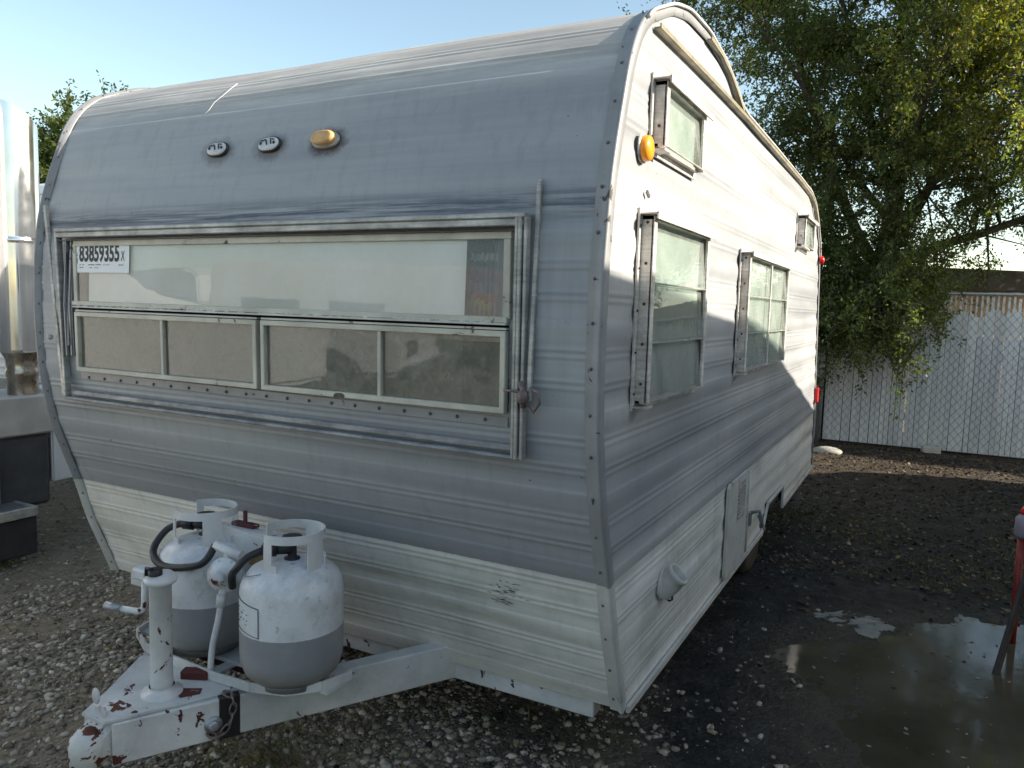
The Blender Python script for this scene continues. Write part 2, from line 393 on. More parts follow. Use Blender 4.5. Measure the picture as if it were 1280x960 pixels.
def copy_tree(o, parent=None):
    c = o.copy(); COL.objects.link(c); c.parent = parent
    for ch in list(o.children): copy_tree(ch, c)
    return c

# ------------------------------------------------------------------ travel trailer
W = 2.45
PR = [(0.0,.36),(-.055,.50),(-.113,.641),(-.163,.81),(-.213,.945),(-.250,1.05),(-.274,1.145),(-.298,1.276),(-.306,1.40),(-.310,1.51),(-.307,1.613),(-.301,1.742),(-.283,1.909),(-.260,1.998),(-.234,2.083),(-.175,2.257),(-.116,2.356),(-.035,2.43),(.021,2.452),(.17,2.516),(.344,2.556),(.6,2.567),(.857,2.541),(1.03,2.50),(1.172,2.452),(1.28,2.44),(2.0,2.438),(2.95,2.43),(3.45,2.42),(3.70,2.378),(3.92,2.27),(4.09,2.14),(4.18,2.02),(4.24,1.9),(4.33,1.56),(4.42,1.2),(4.51,.85),(4.6,.36)]
def resample(P, ds, sm):
    P = np.array(P, float); d = np.r_[0, np.cumsum(np.hypot(*np.diff(P, axis=0).T))]
    s = np.arange(0, d[-1], ds); s = np.r_[s, d[-1]]
    q = np.c_[np.interp(s, d, P[:, 0]), np.interp(s, d, P[:, 1])]
    k = int(sm/ds)
    if k > 1:
        pad = np.r_[np.repeat(q[:1], k, 0)*2 - q[k:0:-1], q, np.repeat(q[-1:], k, 0)*2 - q[-2:-k-2:-1]]
        w = np.hanning(2*k+1); w /= w.sum()
        q = np.c_[np.convolve(pad[:, 0], w, 'valid'), np.convolve(pad[:, 1], w, 'valid')]
    return s, q
S, Q = resample(PR, .004, .09)
T = np.gradient(Q, axis=0); T /= np.linalg.norm(T, axis=1)[:, None]
NRM = np.c_[-T[:, 1], T[:, 0]]               # outward
def zi(z): return int(np.argmin(np.abs(Q[:700, 1] - z)))
def fy(z): return float(Q[zi(z), 0])
def fn(z): n = NRM[zi(z)]; return Vector((0, n[0], n[1]))
SEAM0 = S[zi(1.809)]; PAN = .239
def rib(s, lip=True):
    """height of the pressed siding profile at running length s down the panels"""
    u = np.mod(SEAM0 - s, PAN)
    h = np.zeros_like(u)
    for c0 in (.083, .103, .168, .188):
        h += .0042*np.exp(-((u - c0)/.0050)**2)
    h += .0035*np.sin(np.pi*u/PAN)**2*0 + .0030*(1-np.minimum(u, .06)/.06) if lip else 0
    h -= .004*np.exp(-((u - .001)/.0028)**2)
    h += .0016*np.sin(2*np.pi*(u/.12))
    return h
def nz(x, y, sc=1.0, seed=0.0): return mnoise.noise(Vector((x*sc+seed, y*sc-seed, seed*1.7)))

TR = root('travel_trailer', 'old grey and white corrugated travel trailer with long front window and A-frame tongue', 'travel trailer', (-W/2, 2.2, 0))
# swept skin: front, roof, rear as three parts
rows_all = np.arange(0, len(S), 1)
xs = np.unique(np.round(np.r_[np.linspace(-W, 0, 50), -2.18, -.27], 4))
def sweep(name, i0, i1, mat, hole=None, ampf=None):
    idx = list(range(i0, i1+1)); V = []; nx = len(xs)
    for i in idx:
        h = float(rib(np.array([S[i]]))[0])
        z = Q[i, 1]; y0 = Q[i, 0]
        a = .62
        if y0 < 1.0 and 1.875 < z < 2.235 and S[i] < 3: a = .16
        if S[i] > S[zi(2.45)]+.05: a = .9
        h *= a
        for x in xs:
            w = .006*nz(x, S[i], 1.3, 3.3) + .0035*nz(x*1.2, S[i]*6, 1, 9.1)
            n = NRM[i]; V.append((x, y0 + n[0]*(h+w), z + n[1]*(h+w)))
    F = []
    for a in range(len(idx)-1):
        for b in range(nx-1):
            if hole and hole(.5*(xs[b]+xs[b+1]), .5*(Q[idx[a], 1]+Q[idx[a+1], 1])): continue
            k = a*nx+b; F.append((k, k+1, k+nx+1, k+nx))
    return npmesh(name, V, F, mat, TR, True)
iroof = zi(2.45)
irear = int(np.argmin(np.hypot(Q[:, 0]-3.7, Q[:, 1]-2.378)))
sweep('front_wall', 0, iroof, M['front'], lambda x, z: (-2.18 < x < -.27 and 1.305 < z < 1.815))
sweep('roof', iroof, irear, M['front'])
sweep('rear_wall', irear, len(S)-1, M['side'])
# side walls
itop = int(np.argmax(Q[:, 1]))
def side_wall(x0, sgn, name):
    zs = np.arange(.36, 2.566, .005); ny = 70; V = []; F = []
    fz, fyy = Q[:itop+1, 1], Q[:itop+1, 0]; rz, ryy = Q[itop:, 1][::-1], Q[itop:, 0][::-1]
    for z in zs:
        ya = float(np.interp(z, fz, fyy)); yb = float(np.interp(z, rz, ryy))
        u = (1.809 - z)
        h = float(rib(np.array([SEAM0 - u]))[0])
        h = h*(.55 if z < 2.3 else .3) + .0016*math.sin(2*math.pi*(u/.12) + .6*nz(y if False else z, 1.0, 3, 2))
        for k in range(ny):
            y = ya + (yb-ya)*k/(ny-1)
            w = .004*nz(y, z, 1.2, 5.5) + .003*nz(y*.8, z*5, 1, 1.7)
            V.append((x0 + sgn*(h+w-.004), y, z))
    for a in range(len(zs)-1):
        for k in range(ny-1):
            z = (zs[a]+zs[a+1])/2; v = a*ny+k; y = V[v][1]
            if z < .49 and 2.30 + (z-.36)*.9 < y < 3.0: continue
            F.append((v, v+1, v+ny+1, v+ny) if sgn > 0 else (v, v+ny, v+ny+1, v+1))
    return npmesh(name, V, F, M['side'], TR, True)
side_wall(0, 1, 'side_wall'); side_wall(-W, -1, 'side_wall')
# edge trim: flat strip on the front face, lip and flange round the whole profile (lower piece is painted white)
_stud = {}
def stud(name, c, r, mat, parent):
    if (r, mat.name) not in _stud:
        tb = bmesh.new(); bmesh.ops.create_icosphere(tb, subdivisions=1, radius=r)
        for f in tb.faces: f.smooth = True
        me = bpy.data.meshes.new(name); tb.to_mesh(me); tb.free(); me.materials.append(mat); _stud[(r, mat.name)] = me
    o = bpy.data.objects.new(name, _stud[(r, mat.name)]); COL.objects.link(o); o.parent = parent
    rt = parent
    while rt.parent is not None: rt = rt.parent
    o.location = Vector(c) - Vector(rt.get('_w', (0, 0, 0))); return o
def edge_trim(x, sgn):
    for nm, i0, i1, mat in (('edge_trim', zi(.812), len(S)-1, M['trim']), ('lower_edge_trim', 0, zi(.812), M['trimwhite'])):
        V = []; F = []
        idx = list(range(i0, i1+1, 4)) + ([i1] if (i1-i0) % 4 else [])
        sec = [(-.038, .001), (-.038, .006), (-.010, .0075), (-.006, .012), (.001, .014), (.006, .011), (.007, -.004), (.007, -.022), (.002, -.024)]
        for i in idx:
            n = NRM[i]; wob = .0025*nz(S[i], x, 5, 2)
            for (dx, h) in sec: V.append((x + sgn*dx, Q[i, 0] + n[0]*(h+wob), Q[i, 1] + n[1]*(h+wob)))
        k = len(sec)
        for a in range(len(idx)-1):
            for b in range(k-1):
                v = a*k+b; F.append((v, v+1, v+k+1, v+k) if sgn > 0 else (v, v+k, v+k+1, v+1))
        o = npmesh(nm, V, F, mat, TR, False)
        s = S[i0]+.05
        while s < min(S[i1]-.02, 3.6):
            i = int(np.argmin(np.abs(S-s))); n = NRM[i]
            stud('screw', (x - sgn*.023, Q[i, 0]+n[0]*.0072, Q[i, 1]+n[1]*.0072), .0055, M['screw'], o); s += .118 + .006*random.random()
edge_trim(0, 1); edge_trim(-W, -1)
# white cap strip over the front arch of the roof edge
m = MB(); i0 = zi(2.40); pts = [(0.012, Q[i, 0]+NRM[i, 0]*.010, Q[i, 1]+NRM[i, 1]*.010) for i in range(i0, irear+150, 8)]
m.tube(pts, .0055, 6); m.build('roof_edge_bead', M['trimwhite'], TR)
# drip rails
def drip(pts, nm='drip_rail'):
    m = MB()
    for a, b in zip(pts, pts[1:]):
        m.bar((.010, *a), (.010, *b), .020, .006, (0, 0, 1)); m.bar((.020, a[0], a[1]+.005), (.020, b[0], b[1]+.005), .004, .014, (0, 0, 1))
    m.build(nm, M['goldrail'], TR)
drip([(.012, 2.405), (.4, 2.412), (.8, 2.418), (1.19, 2.422), (2.0, 2.418), (2.95, 2.41), (3.40, 2.398), (3.66, 2.352), (3.84, 2.27)])
drip([(.58, 2.545), (.75, 2.538), (.9, 2.513), (1.04, 2.475), (1.17, 2.432)])
# bottom edge strips
m = MB()
m.span((.004, .02, .345), (.016, 2.30, .366)); m.bar((.010, 2.30, .356), (.010, 2.44, .49), .012, .018, (0, 0, 1)); m.span((.004, 2.44, .487), (.016, 3.0, .503)); m.span((.004, 2.99, .35), (.016, 3.006, .49)); m.span((.004, 3.0, .345), (.016, 4.6, .366))
m.build('sill_strip', M['trimwhite'], TR)
# floor, wheel box, interior back panel
m = MB(); m.span((-W+.02, .03, .37), (-.02, 2.28, .40)); m.span((-W+.02, 3.02, .37), (-.02, 4.55, .40)); m.span((-W+.3, 2.28, .372), (-.3, 3.02, .398))
m.span((-W+.02, 2.26, .40), (-.02, 3.03, .56)); m.build('floor_pan', M['dark'], TR)
m = MB(); m.span((-W+.03, .55, .45), (-.03, .57, 2.38)); m.build('inner_partition', simple('inner_panelling', (.12, .09, .06), .8), TR)
# front cross member (white) hanging beneath the skin
m = MB(); m.span((-W+.10, .012, .300), (-.10, .072, .385), .003); m.build('cross_member', M['rail'], TR)
# axle wheels
def wheel(parent, c, r, w, side, rimmat, nm='wheel', world=True):
    cx, cy, cz = c
    m = MB(); m.lathe([(r*.62, -w/2), (r*.93, -w/2), (r, -w/2+.03), (r, w/2-.03), (r*.93, w/2), (r*.62, w/2), (r*.60, 0), (r*.62, -w/2)], c, 'X', 36)
    wo = m.build(nm, M['tyre'], parent)
    m = MB(); s = side
    m.lathe([(0.001, s*w*.30), (r*.16, s*w*.30), (r*.20, s*w*.16), (r*.46, s*w*.12), (r*.56, s*w*.34), (r*.62, s*w*.40), (r*.63, s*w*.25), (r*.60, -s*w*.3)], c, 'X', 36)
    m.build('rim', rimmat, wo)
    return wo
wheel(TR, (-.20, 2.66, .33), .33, .2, 1, M['vehgrey']); wheel(TR, (-W+.20, 2.66, .33), .33, .2, -1, M['vehgrey'])
m = MB(); m.tube([(-W+.2, 2.66, .33), (-.2, 2.66, .33)], .03); m.build('axle', M['darkgrey'], TR)
m = MB(); m.tube([(-.42, 1.95, .0), (-.42, 1.95, .38)], .028); m.box((-.42, 1.95, .01), (.14, .14, .02), .004); m.build('stabiliser_leg', M['blackmetal'], TR)

# ---- front window
def P(x, z, off): n = fn(z); return Vector((x, fy(z)+n.y*off, z+n.z*off))
XL, XR = -2.262, -.219
WF = MB()
# outer stand-off frame lies in its own plane
def fp(x, z, off=0): return Vector((x, -.325 + (1.845-z)*.015 - off, z))
def frame_bar(m, a, b, w, d, off=0, bev=.003, mi=0): m.bar(fp(*a, off), fp(*b, off), w if abs(a[0]-b[0]) < .05 else d, d if abs(a[0]-b[0]) < .05 else w, (0, 1, 0) if abs(a[0]-b[0]) < .05 else (0, 0, 1), bev, mi)
WF.bar(fp(XL-.02, 1.845, -.01), fp(XR, 1.845, -.01), .050, .014, (0, 0, 1), .003)
WF.bar(fp(XL-.02, 1.827, .006), fp(XR-.004, 1.827, .006), .014, .020, (0, 0, 1), .003)
WF.bar(fp(XL-.02, 1.8065, .0), fp(XR-.006, 1.8065, .0), .016, .004, (0, 0, 1), 0, 1)
for xx, dd in ((XR+.002, .0), (XR-.012, .006), (XR-.024, .002)):
    WF.bar(fp(xx, 1.84, dd), fp(xx, 1.178, dd), .026, .010, (1, 0, 0), .002)
WF.bar(fp(XL-.012, 1.84, 0), fp(XL-.002+.01, 1.195, 0), .026, .014, (1, 0, 0), .002)
WF.bar(fp(XL, 1.190, 0), fp(XR, 1.182, 0), .026, .012, (0, 0, 1), .003, mi=2)
WF.bar(fp(XL+.02, 1.212, -.010), fp(XR-.03, 1.205, -.010), .012, .020, (0, 0, 1), .003, mi=2)
FW = WF.build('front_window', [M['alu'], M['blackrub'], alu('grey_aluminium', (.33, .34, .36), .2)], TR)
# recess strips on the left; dark ones paint in the shade of a deep jamb
m = MB()
for x0, x1, o, mt in ((-2.276, -2.240, .012, 1), (-2.240, -2.222, .022, 0), (-2.220, -2.188, .006, 2), (-2.186, -2.160, .016, 0), (-2.158, -2.136, .012, 2)):
    x0, x1 = -2.248+(x0+2.276)*.38, -2.248+(x1+2.276)*.38
    for za, zb in ((1.81, 1.56), (1.56, 1.36)):
        m.bar(P((x0+x1)/2, za, o), P((x0+x1)/2, zb, o), x1-x0, .012, (0, -1, 0), .001, mt)
m.build('window_jamb', [M['trim'], M['blackrub'], M['aludark']], FW)
m = MB(); m.bar(P(-2.235, 1.79, .02), P(-2.215, 1.40, .02), .012, .014, (0, -1, 0)); m.build('jamb_arm', M['aludark'], FW)
# cream surround of the upper pane; the pane hangs almost plumb
def G(x, z, off): return Vector((x, -.314 + (z-1.57)*.035 - off, z))
m = MB()
m.bar(G(-2.19, 1.795, -.010), G(-.268, 1.795, -.010), .046, .022, (0, 0, 1), .002)
m.bar(G(-2.19, 1.79, -.010), G(-2.175, 1.565, -.010), .022, .040, (0, -1, 0), .002)
m.bar(G(-.282, 1.79, -.010), G(-.275, 1.565, -.010), .022, .040, (0, -1, 0), .002)
m.bar(G(-2.19, 1.566, .004), G(-.268, 1.562, .004), .026, .018, (0, 0, 1), .003)
m.build('pane_surround', M['cream'], FW)
def strip_pane(nm, mat, xa, xb, za, zb, off, n=6, thick=False, parent=FW):
    m = MB(); prev = None
    for i in range(n):
        for (z0, z1) in ((za+(zb-za)*i/n, za+(zb-za)*(i+1)/n),):
            m.quad(G(xa, z0, off), G(xb, z0, off), G(xb, z1, off), G(xa, z1, off))
    bmesh.ops.remove_doubles(m.b, verts=m.b.verts, dist=1e-5)
    for f in m.b.faces: f.smooth = True
    return m.build(nm, mat, parent)
strip_pane('upper_glass', M['glass'], -2.18, -.275, 1.57, 1.79, .004)
strip_pane('window_shade', M['shade'], -2.12, -.420, 1.565, 1.795, -.008)
m = MB(); m.bar(G(-2.18, 1.552, .006), G(-.27, 1.551, .006), .03, .006, (0, 0, 1), .001)
for k in range(90): 
    x = random.uniform(-2.15, -.29); m.ball(G(x, 1.555, .016), random.uniform(.003, .006), (2.6, 1, .7), sub=1)
m.build('caulk_bead', M['trimwhite'], FW)
# sticker: paper with printed characters, fixed on the glass
def text_mesh(txt, size, sx, off):
    cu = bpy.data.curves.new('t', 'FONT'); cu.body = txt; cu.size = size; cu.offset = off; cu.resolution_u = 3
    o = bpy.data.objects.new('t', cu); COL.objects.link(o)
    dg = bpy.context.evaluated_depsgraph_get(); dg.update()
    me = bpy.data.meshes.new_from_object(o.evaluated_get(dg)); bpy.data.objects.remove(o)
    tb = bmesh.new(); tb.from_mesh(me); bpy.data.meshes.remove(me)
    bmesh.ops.scale(tb, vec=(sx, 1, 1), verts=tb.verts)
    return tb
m = MB()
sx0, sx1, sz0, sz1 = -2.195, -1.865, 1.684, 1.800
Pm = lambda u, v, off: G(sx0 + u*(sx1-sx0) , sz0 + v*(sz1-sz0), off - .017)
for i in range(4): m.quad(Pm(0, i/4, .0235), Pm(1, i/4, .0235), Pm(1, (i+1)/4, .0235), Pm(0, (i+1)/4, .0235))
def put_text(txt, u0, v0, u1, v1, bold=.0, rot=False):
    tb = text_mesh(txt, 1, 1, bold)
    xs_ = [v.co.x for v in tb.verts]; ys_ = [v.co.y for v in tb.verts]
    a, b, c, d = min(xs_), max(xs_), min(ys_), max(ys_)
    for v in tb.verts:
        p = (v.co.x-a)/(b-a); q = (v.co.y-c)/(d-c)
        if rot: p, q = 1-q, p
        v.co = Pm(u0+(u1-u0)*p, v0+(v1-v0)*q, .0245)
    for f in tb.faces: f.material_index = 1; f.smooth = False
    me = bpy.data.meshes.new('tmp'); tb.to_mesh(me); tb.free(); m.b.from_mesh(me); bpy.data.meshes.remove(me)
put_text('83859355', .11, .34, .83, .92, .030)
put_text('X', .86, .38, .925, .70, .0)
def dashes(u0, v0, u1, v1, vert=False):
    u = u0 if not vert else v0; end = u1 if not vert else v1
    while u < end:
        L = random.uniform(.010, .05)
        if random.random() < .78:
            a = (u, v0, min(u+L, end), v1) if not vert else (u0, u, u1, min(u+L*1.3, end))
            m.quad(Pm(a[0], a[1], .0245), Pm(a[2], a[1], .0245), Pm(a[2], a[3], .0245), Pm(a[0], a[3], .0245), 1)
        u += L + .008
dashes(.12, .245, .58, .270); dashes(.60, .245, .66, .262); dashes(.82, .235, .90, .262); dashes(.12, .155, .25, .180); dashes(.30, .150, .47, .168)
dashes(.045, .30, .066, .66, True); dashes(.072, .30, .080, .62, True)
m.build('lot_sticker', [M['paper'], M['ink']], FW, 'white paper lot sticker with number 83859355')
# lower awning windows
def awn(xa, xb, xd, dark):
    za, zb = 1.532, 1.303
    def A(x, z, o=0): return Vector((x, -.324 + (z-zb)*-.018 - o, z))
    m = MB()
    for z in (za-.008, zb+.008): m.bar(A(xa, z), A(xb, z), .022, .017, (0, 0, 1), .002)
    for x in (xa+.008, xb-.008): m.bar(A(x, za), A(x, zb), .017, .022, (0, -1, 0), .002)
    m.bar(A(xd, za), A(xd, zb), .013, .018, (0, -1, 0), .002)
    m.bar(A(xa, za+.006, -.01), A(xb, za+.006, -.01), .03, .006, (0, 0, 1), 0)
    fo = m.build('awning_window', M['cream'], FW)
    m = MB(); m.quad(A(xa+.01, zb+.01, -.004), A(xb-.01, zb+.01, -.004), A(xb-.01, za-.01, -.004), A(xa+.01, za-.01, -.004)); m.build('glass', M['dustglass'], fo)
    m = MB()
    xe = xb-.01 if not dark else -.42
    m.quad(A(xa+.01, za-.01, -.014), A(xe, za-.01, -.014), A(xe, zb+.01, -.014), A(xa+.01, zb+.01, -.014), 0)
    if dark: m.quad(A(xe, za-.01, -.0141), A(xb-.01, za-.01, -.0141), A(xb-.01, zb+.01, -.0141), A(xe, zb+.01, -.0141), 1)
    m.build('screen', [M['dusty'], M['duskier']], fo)
awn(-2.165, -1.205, -1.67, False); awn(-1.185, -.268, -.70, True)
m = MB(); m.bar(P(-2.18, 1.285, .006), P(-.27, 1.277, .006), .004, .030, (0, 0, 1), .001)
fl = m.build('riveted_flange', M['trim'], FW)
x = -2.13
while x < -.29: stud('rivet', P(x, 1.279, .010), .006, M['screw'], fl); x += .094
# swing arms and latch
m = MB(); m.bar(P(-.200, 1.932, .014), P(-.192, 1.345, .030), .013, .014, (0, -1, 0), .002); m.tube([P(-.200, 1.932, .012), P(-.200, 1.945, .012)], .005); m.build('support_arm', M['alu'], TR)
m = MB(); m.bar(P(-2.40, 1.945, .02), P(-2.268, 1.20, .035), .018, .013, (0, -1, 0), .002); m.ball(P(-2.315, 1.43, .035), .012, sub=1); m.build('support_arm', M['alu'], TR)
m = MB()
m.tube([P(-0.215, 1.40, .04), P(-0.200, 1.37, .045), P(-0.205, 1.33, .04)], .008, 8); m.ball(P(-0.202, 1.36, .05), .017, (1, 1, 1.3))
m.tube([P(-0.185, 1.385, .04), P(-0.162, 1.375, .04), P(-0.156, 1.345, .04), P(-0.175, 1.320, .04), P(-0.192, 1.335, .04)], .0045, 8)
m.tube([P(-0.260, 1.375, .05), P(-0.190, 1.372, .04)], .004, 6)
m.build('window_latch', [M['chain']], TR)
# clearance lights on the front
def oval(m, c, n, lx, lz, d, mi=0, k=20, r=.3):
    n = n.normalized(); xx = Vector((1, 0, 0)) if abs(n.x) < .5 else Vector((0, 1, 0)); zz = n.cross(xx).normalized()*-1
    if zz.z < 0: zz = -zz
    ring = []
    for kk in range(k):
        a = 2*math.pi*kk/k; ca, sa = math.cos(a), math.sin(a)
        ring.append((math.copysign(abs(ca)**.7, ca)*lx, math.copysign(abs(sa)**.9, sa)*lz))
    b = m.b; A = [b.verts.new(c + xx*u + zz*v) for u, v in ring]; B = [b.verts.new(c + n*d*.7 + xx*u + zz*v) for u, v in ring]; C_ = [b.verts.new(c + n*d + xx*u*.8 + zz*v*.75) for u, v in ring]
    for L1, L2 in ((A, B), (B, C_)):
        for i in range(k):
            f = b.faces.new((L1[i], L1[(i+1) % k], L2[(i+1) % k], L2[i])); f.smooth = True; f.material_index = mi
    f = b.faces.new(C_); f.material_index = mi
    return xx, zz
for x in (-1.501, -1.254):
    m = MB(); c = P(x, 2.120, 0); n = fn(2.120)
    oval(m, c, n, .050, .028, .010, 1); xx, zz = oval(m, c, n, .045, .024, .014, 0)
    for sx in (-1, 1): m.ball(c + n*.015 + xx*.030*sx, .006, (1, .6, 1), 1, 1)
    m.tube([c+n*.016+xx*-.03+zz*.008, c+n*.017+xx*-.008+zz*.012, c+n*.016+xx*.0+zz*-.006], .0022, 5, 1); m.tube([c+n*.016+xx*.028+zz*.012, c+n*.017+xx*.012+zz*.015, c+n*.016+xx*.018+zz*-.004], .0022, 5, 1)
    m.build('bare_light_base', [M['white'], M['blackmetal']], TR)
m = MB(); c = P(-1.005, 2.116, 0); n = fn(2.116); oval(m, c, n, .054, .028, .012, 0); o = m.build('front_marker_light', M['alu'], TR)
m = MB(); oval(m, c+n*.012, n, .047, .024, .020, 0); m.build('lens', M['amberfade'], o)
m = MB(); c = Vector((.003, -.055, 2.055)); oval(m, c, Vector((1, 0, 0)), .040, .040, .006); o = m.build('side_marker_light', M['alu'], TR)
m = MB(); m.lathe([(.036, 0), (.036, .012), (.032, .020), (.018, .024), (.0, .025)], c+Vector((.006, 0, 0)), 'X', 24); m.build('lens', M['amber'], o)
m = MB(); m.lathe([(.03, 0), (.03, .025), (.0, .035)], (.012, 4.13, 2.015), 'X', 16); m.build('rear_marker_light', M['red'], TR)
m = MB(); m.span((-.10, 4.555, .88), (-.01, 4.60, 1.05), .006); m.span((.0, 4.44, .90), (.03, 4.50, 1.02), .006); m.build('tail_light', M['red'], TR)
# rear corner J rail
# side windows
def side_window(y0, y1, z0, z1, p, panes, cols=1, screws=True, hood=True):
    m = MB()
    m.span((.0, y0-.022, z0-.02), (.006, y1+.022, z1+.02))                                   # flange
    m.span((.006, y0, z0), (p, y0+.012, z1), .001); m.span((.006, y1-.012, z0), (p, y1, z1), .001)
    m.span((.006, y0, z1-.012), (p, y1, z1)); m.span((.006, y0, z0), (p-.02, y1, z0+.010))
    for ya in (y0+.012, y1-.026): m.span((p-.006, ya-.012, z0+.003), (p+.003, ya+.014, z1-.002), .001)
    if cols == 2: m.span((p-.006, (y0+y1)/2-.010, z0), (p+.002, (y0+y1)/2+.010, z1))
    if hood:
        m.bar((p*.5+.006, y0-.018, z1+.004), (p*.5+.006, y1+.022, z1+.004), p+.026, .005, (0, 0, 1), .001)
        m.span((p+.014, y0-.018, z1-.012), (p+.019, y1+.022, z1+.008))
    m.span((.006, y0-.014, z0-.012), (p+.006, y0+.05, z0-.006)) 
    wo = m.build('side_window', [M['sidealu']], TR)
    if screws:
        m = MB(); k = int((z1-z0)/.105)
        m.b.free()
        for i in range(k): stud('screw', (p*.55, y0-.001, z0+.06+i*(z1-z0-.08)/max(1, k-1)), .005, M['rustscrew'], wo)
        for i in range(k): stud('screw', (.008, y0-.014, z0+.03+i*(z1-z0-.06)/max(1, k-1)), .004, M['rustscrew'], wo)
    yy = [y0+.02, (y0+y1)/2-.008, (y0+y1)/2+.008, y1-.02] if cols == 2 else [y0+.02, y1-.02]
    for c_ in range(cols):
        ya, yb = yy[c_*2], yy[c_*2+1]
        for i in range(panes):
            za = z1-.014-(z1-z0-.024)*i/panes; zb = z1-.014-(z1-z0-.024)*(i+1)/panes
            m = MB(); t_ = .008*(i % 2) 
            m.b.faces.new([m.b.verts.new(q) for q in ((p-.012-.004, ya, za+.004), (p-.012-.004, yb, za+.004), (p+.000, yb, zb-.004), (p+.000, ya, zb-.004))][::-1])
            m.span((p-.004, ya, zb-.006), (p+.002, yb, zb-.002), mi=1)
            m.build('louvre_pane', [M['sideglass'], M['alu']], wo)
    m = MB(); m.span((p-.030, y0+.012, z0+.010), (p-.026, y1-.012, z1-.012)); m.build('screen', M['blind'], wo)
    return wo
side_window(-.035, .63, 1.325, 1.872, .041, 3)
side_window(1.36, 2.50, 1.335, 1.865, .041, 3, 2)
side_window(.03, .490, 2.075, 2.262, .041, 1)
side_window(2.96, 3.44, 2.03, 2.21, .05, 1)
# storage door, inlet, bracket
m = MB(); m.prism([(1.33, .375), (1.74, .375), (1.76, .40), (1.76, .80), (1.73, .822), (1.34, .822), (1.315, .80), (1.315, .40)], .004, .017, 'YZ', .003); dr = m.build('storage_door', M['trimwhite'], TR)
m = MB()
for i in range(9): m.box((.020, 1.60, .62+i*.018), (.006, .15, .010), 0, Matrix.Rotation(rad(20), 4, 'Y'))
m.span((.017, 1.52, .605), (.0185, 1.68, .785)); m.build('vent_grille', M['alu'], dr)
m = MB(); m.tube([(.019, 1.772, .39), (.019, 1.772, .81)], .006, 8); m.build('hinge', M['trimwhite'], dr)
m = MB(); rt = Matrix.Rotation(rad(62), 4, 'Y')
m.lathe([(.056, 0), (.056, .006), (.048, .010), (.044, .014)], (.003, .36, .655), 'X', 28)
m.lathe([(.046, -.045), (.045, .01), (.039, .034), (.042, .037), (.042, .050), (.033, .050), (.031, .030), (.0, .026)], (.026, .36, .668), mat=Matrix.Rotation(rad(44), 4, 'Y'), n=28)
m.build('water_inlet', M['trimwhite'], TR)
m = MB(); m.tube([(.015, .355, .612), (.03, .36, .600), (.035, .38, .598), (.03, .395, .608)], .004, 8); m.build('inlet_chain', M['blackmetal'], TR)
m = MB(); m.span((.004, 1.86, .50), (.02, 1.90, .575), .004); m.tube([(.02, 1.88, .57), (.06, 1.88, .585), (.07, 1.90, .54), (.065, 1.92, .49)], .010, 8); m.bar((.05, 1.90, .56), (.08, 1.95, .47), .03, .006, (1, 0, 0), .002); m.build('plug_bracket', M['vehgrey'], TR)
m = MB(); m.bar((.004, .0, 1.945), (.006, .018, 1.93), .006, .010); m.build('hook', M['screw'], TR)
# stencil remains on the white band, scratch on the roof curve: paint specks of their own
m = MB()
for k in range(44):
    x = random.gauss(-.365, .030); z = random.uniform(.672, .757); x -= (.757-z)*.25 - .02
    m.bar(P(x, z, .0062+.004*0), P(x+random.uniform(.006, .022), z-random.uniform(0, .004), .0050), .001, .0022, (0, -1, 0))
m.build('worn_stencil', M['pencil'], TR)
m = MB(); sp_ = []
for k in range(16):
    u = k/15; i = int(zi(2.255) + u*(zi(2.455)+45-zi(2.255))); n = NRM[i]; sp_.append((-1.63+u*.26+.006*math.sin(k*2.3), Q[i, 0]+n[0]*.0048, Q[i, 1]+n[1]*.0048))
m.tube(sp_[:6], .0010, 5); m.build('long_scratch', M['paper'], TR)

# ---- tongue
ap = Vector((-1.215, -.965, .36)); TG = None
def rail_quad(x_out):
    pass
m = MB()
zt, zb_ = .424, .302
for sx in (1, -1):
    a = Vector((-1.215+sx*.555, .0, 0)); b = Vector((-1.215+sx*.035, -.90, 0))
    a.z = b.z = (zt+zb_)/2
    d = (b-a).normalized(); a2 = a - d*.6
    m.bar(a2, b, .062, zt-zb_, (0, 0, 1), .004)
# top gusset plate
m.prism([(-1.215-.05, -.93), (-1.215+.05, -.93), (-1.215+.215, -.60), (-1.215-.215, -.60)], .425, .434, 'XY', .002)
TG = m.build('tongue', M['rail'], TR)
m = MB()
m.prism([(-.955, .340), (-.945, .395), (-.905, .432), (-.82, .440), (-.82, .318), (-.94, .312)], -1.215-.050, -1.215+.050, 'YZ', .016, segs=3)
m.lathe([(.0, .052), (.026, .046), (.044, .028), (.050, .004), (.051, -.045), (.043, -.048), (.040, .0), (.0, .03)], (-1.215, -.945, .362), n=28)
m.build('coupler', chipped('coupler_paint', (.66, .66, .64), (.12, .035, .02), .60, 24, .5, .4), TG)
m = MB(); m.bar((-1.20, -.915, .425), (-1.20, -.925, .475), .022, .010, (0, 1, 0), .002); m.ball((-1.20, -.928, .500), .018, (.9, .35, 1.35)); m.tube([(-1.195, -.915, .43), (-1.215, -.90, .445)], .010, 8)
m.build('latch_lever', M['white'], TG)
m = MB()
m.box((-1.165, -.625, .385), (.085, .035, .15), .004, rad(25)); m.box((-1.185, -.66, .37), (.04, .05, .12), .003, rad(5)); m.bar((-1.37, -.42, .40), (-1.03, -.42, .40), .05, .06, (0, 0, 1), .003)
m.build('inner_brace', M['rusty'], TG)
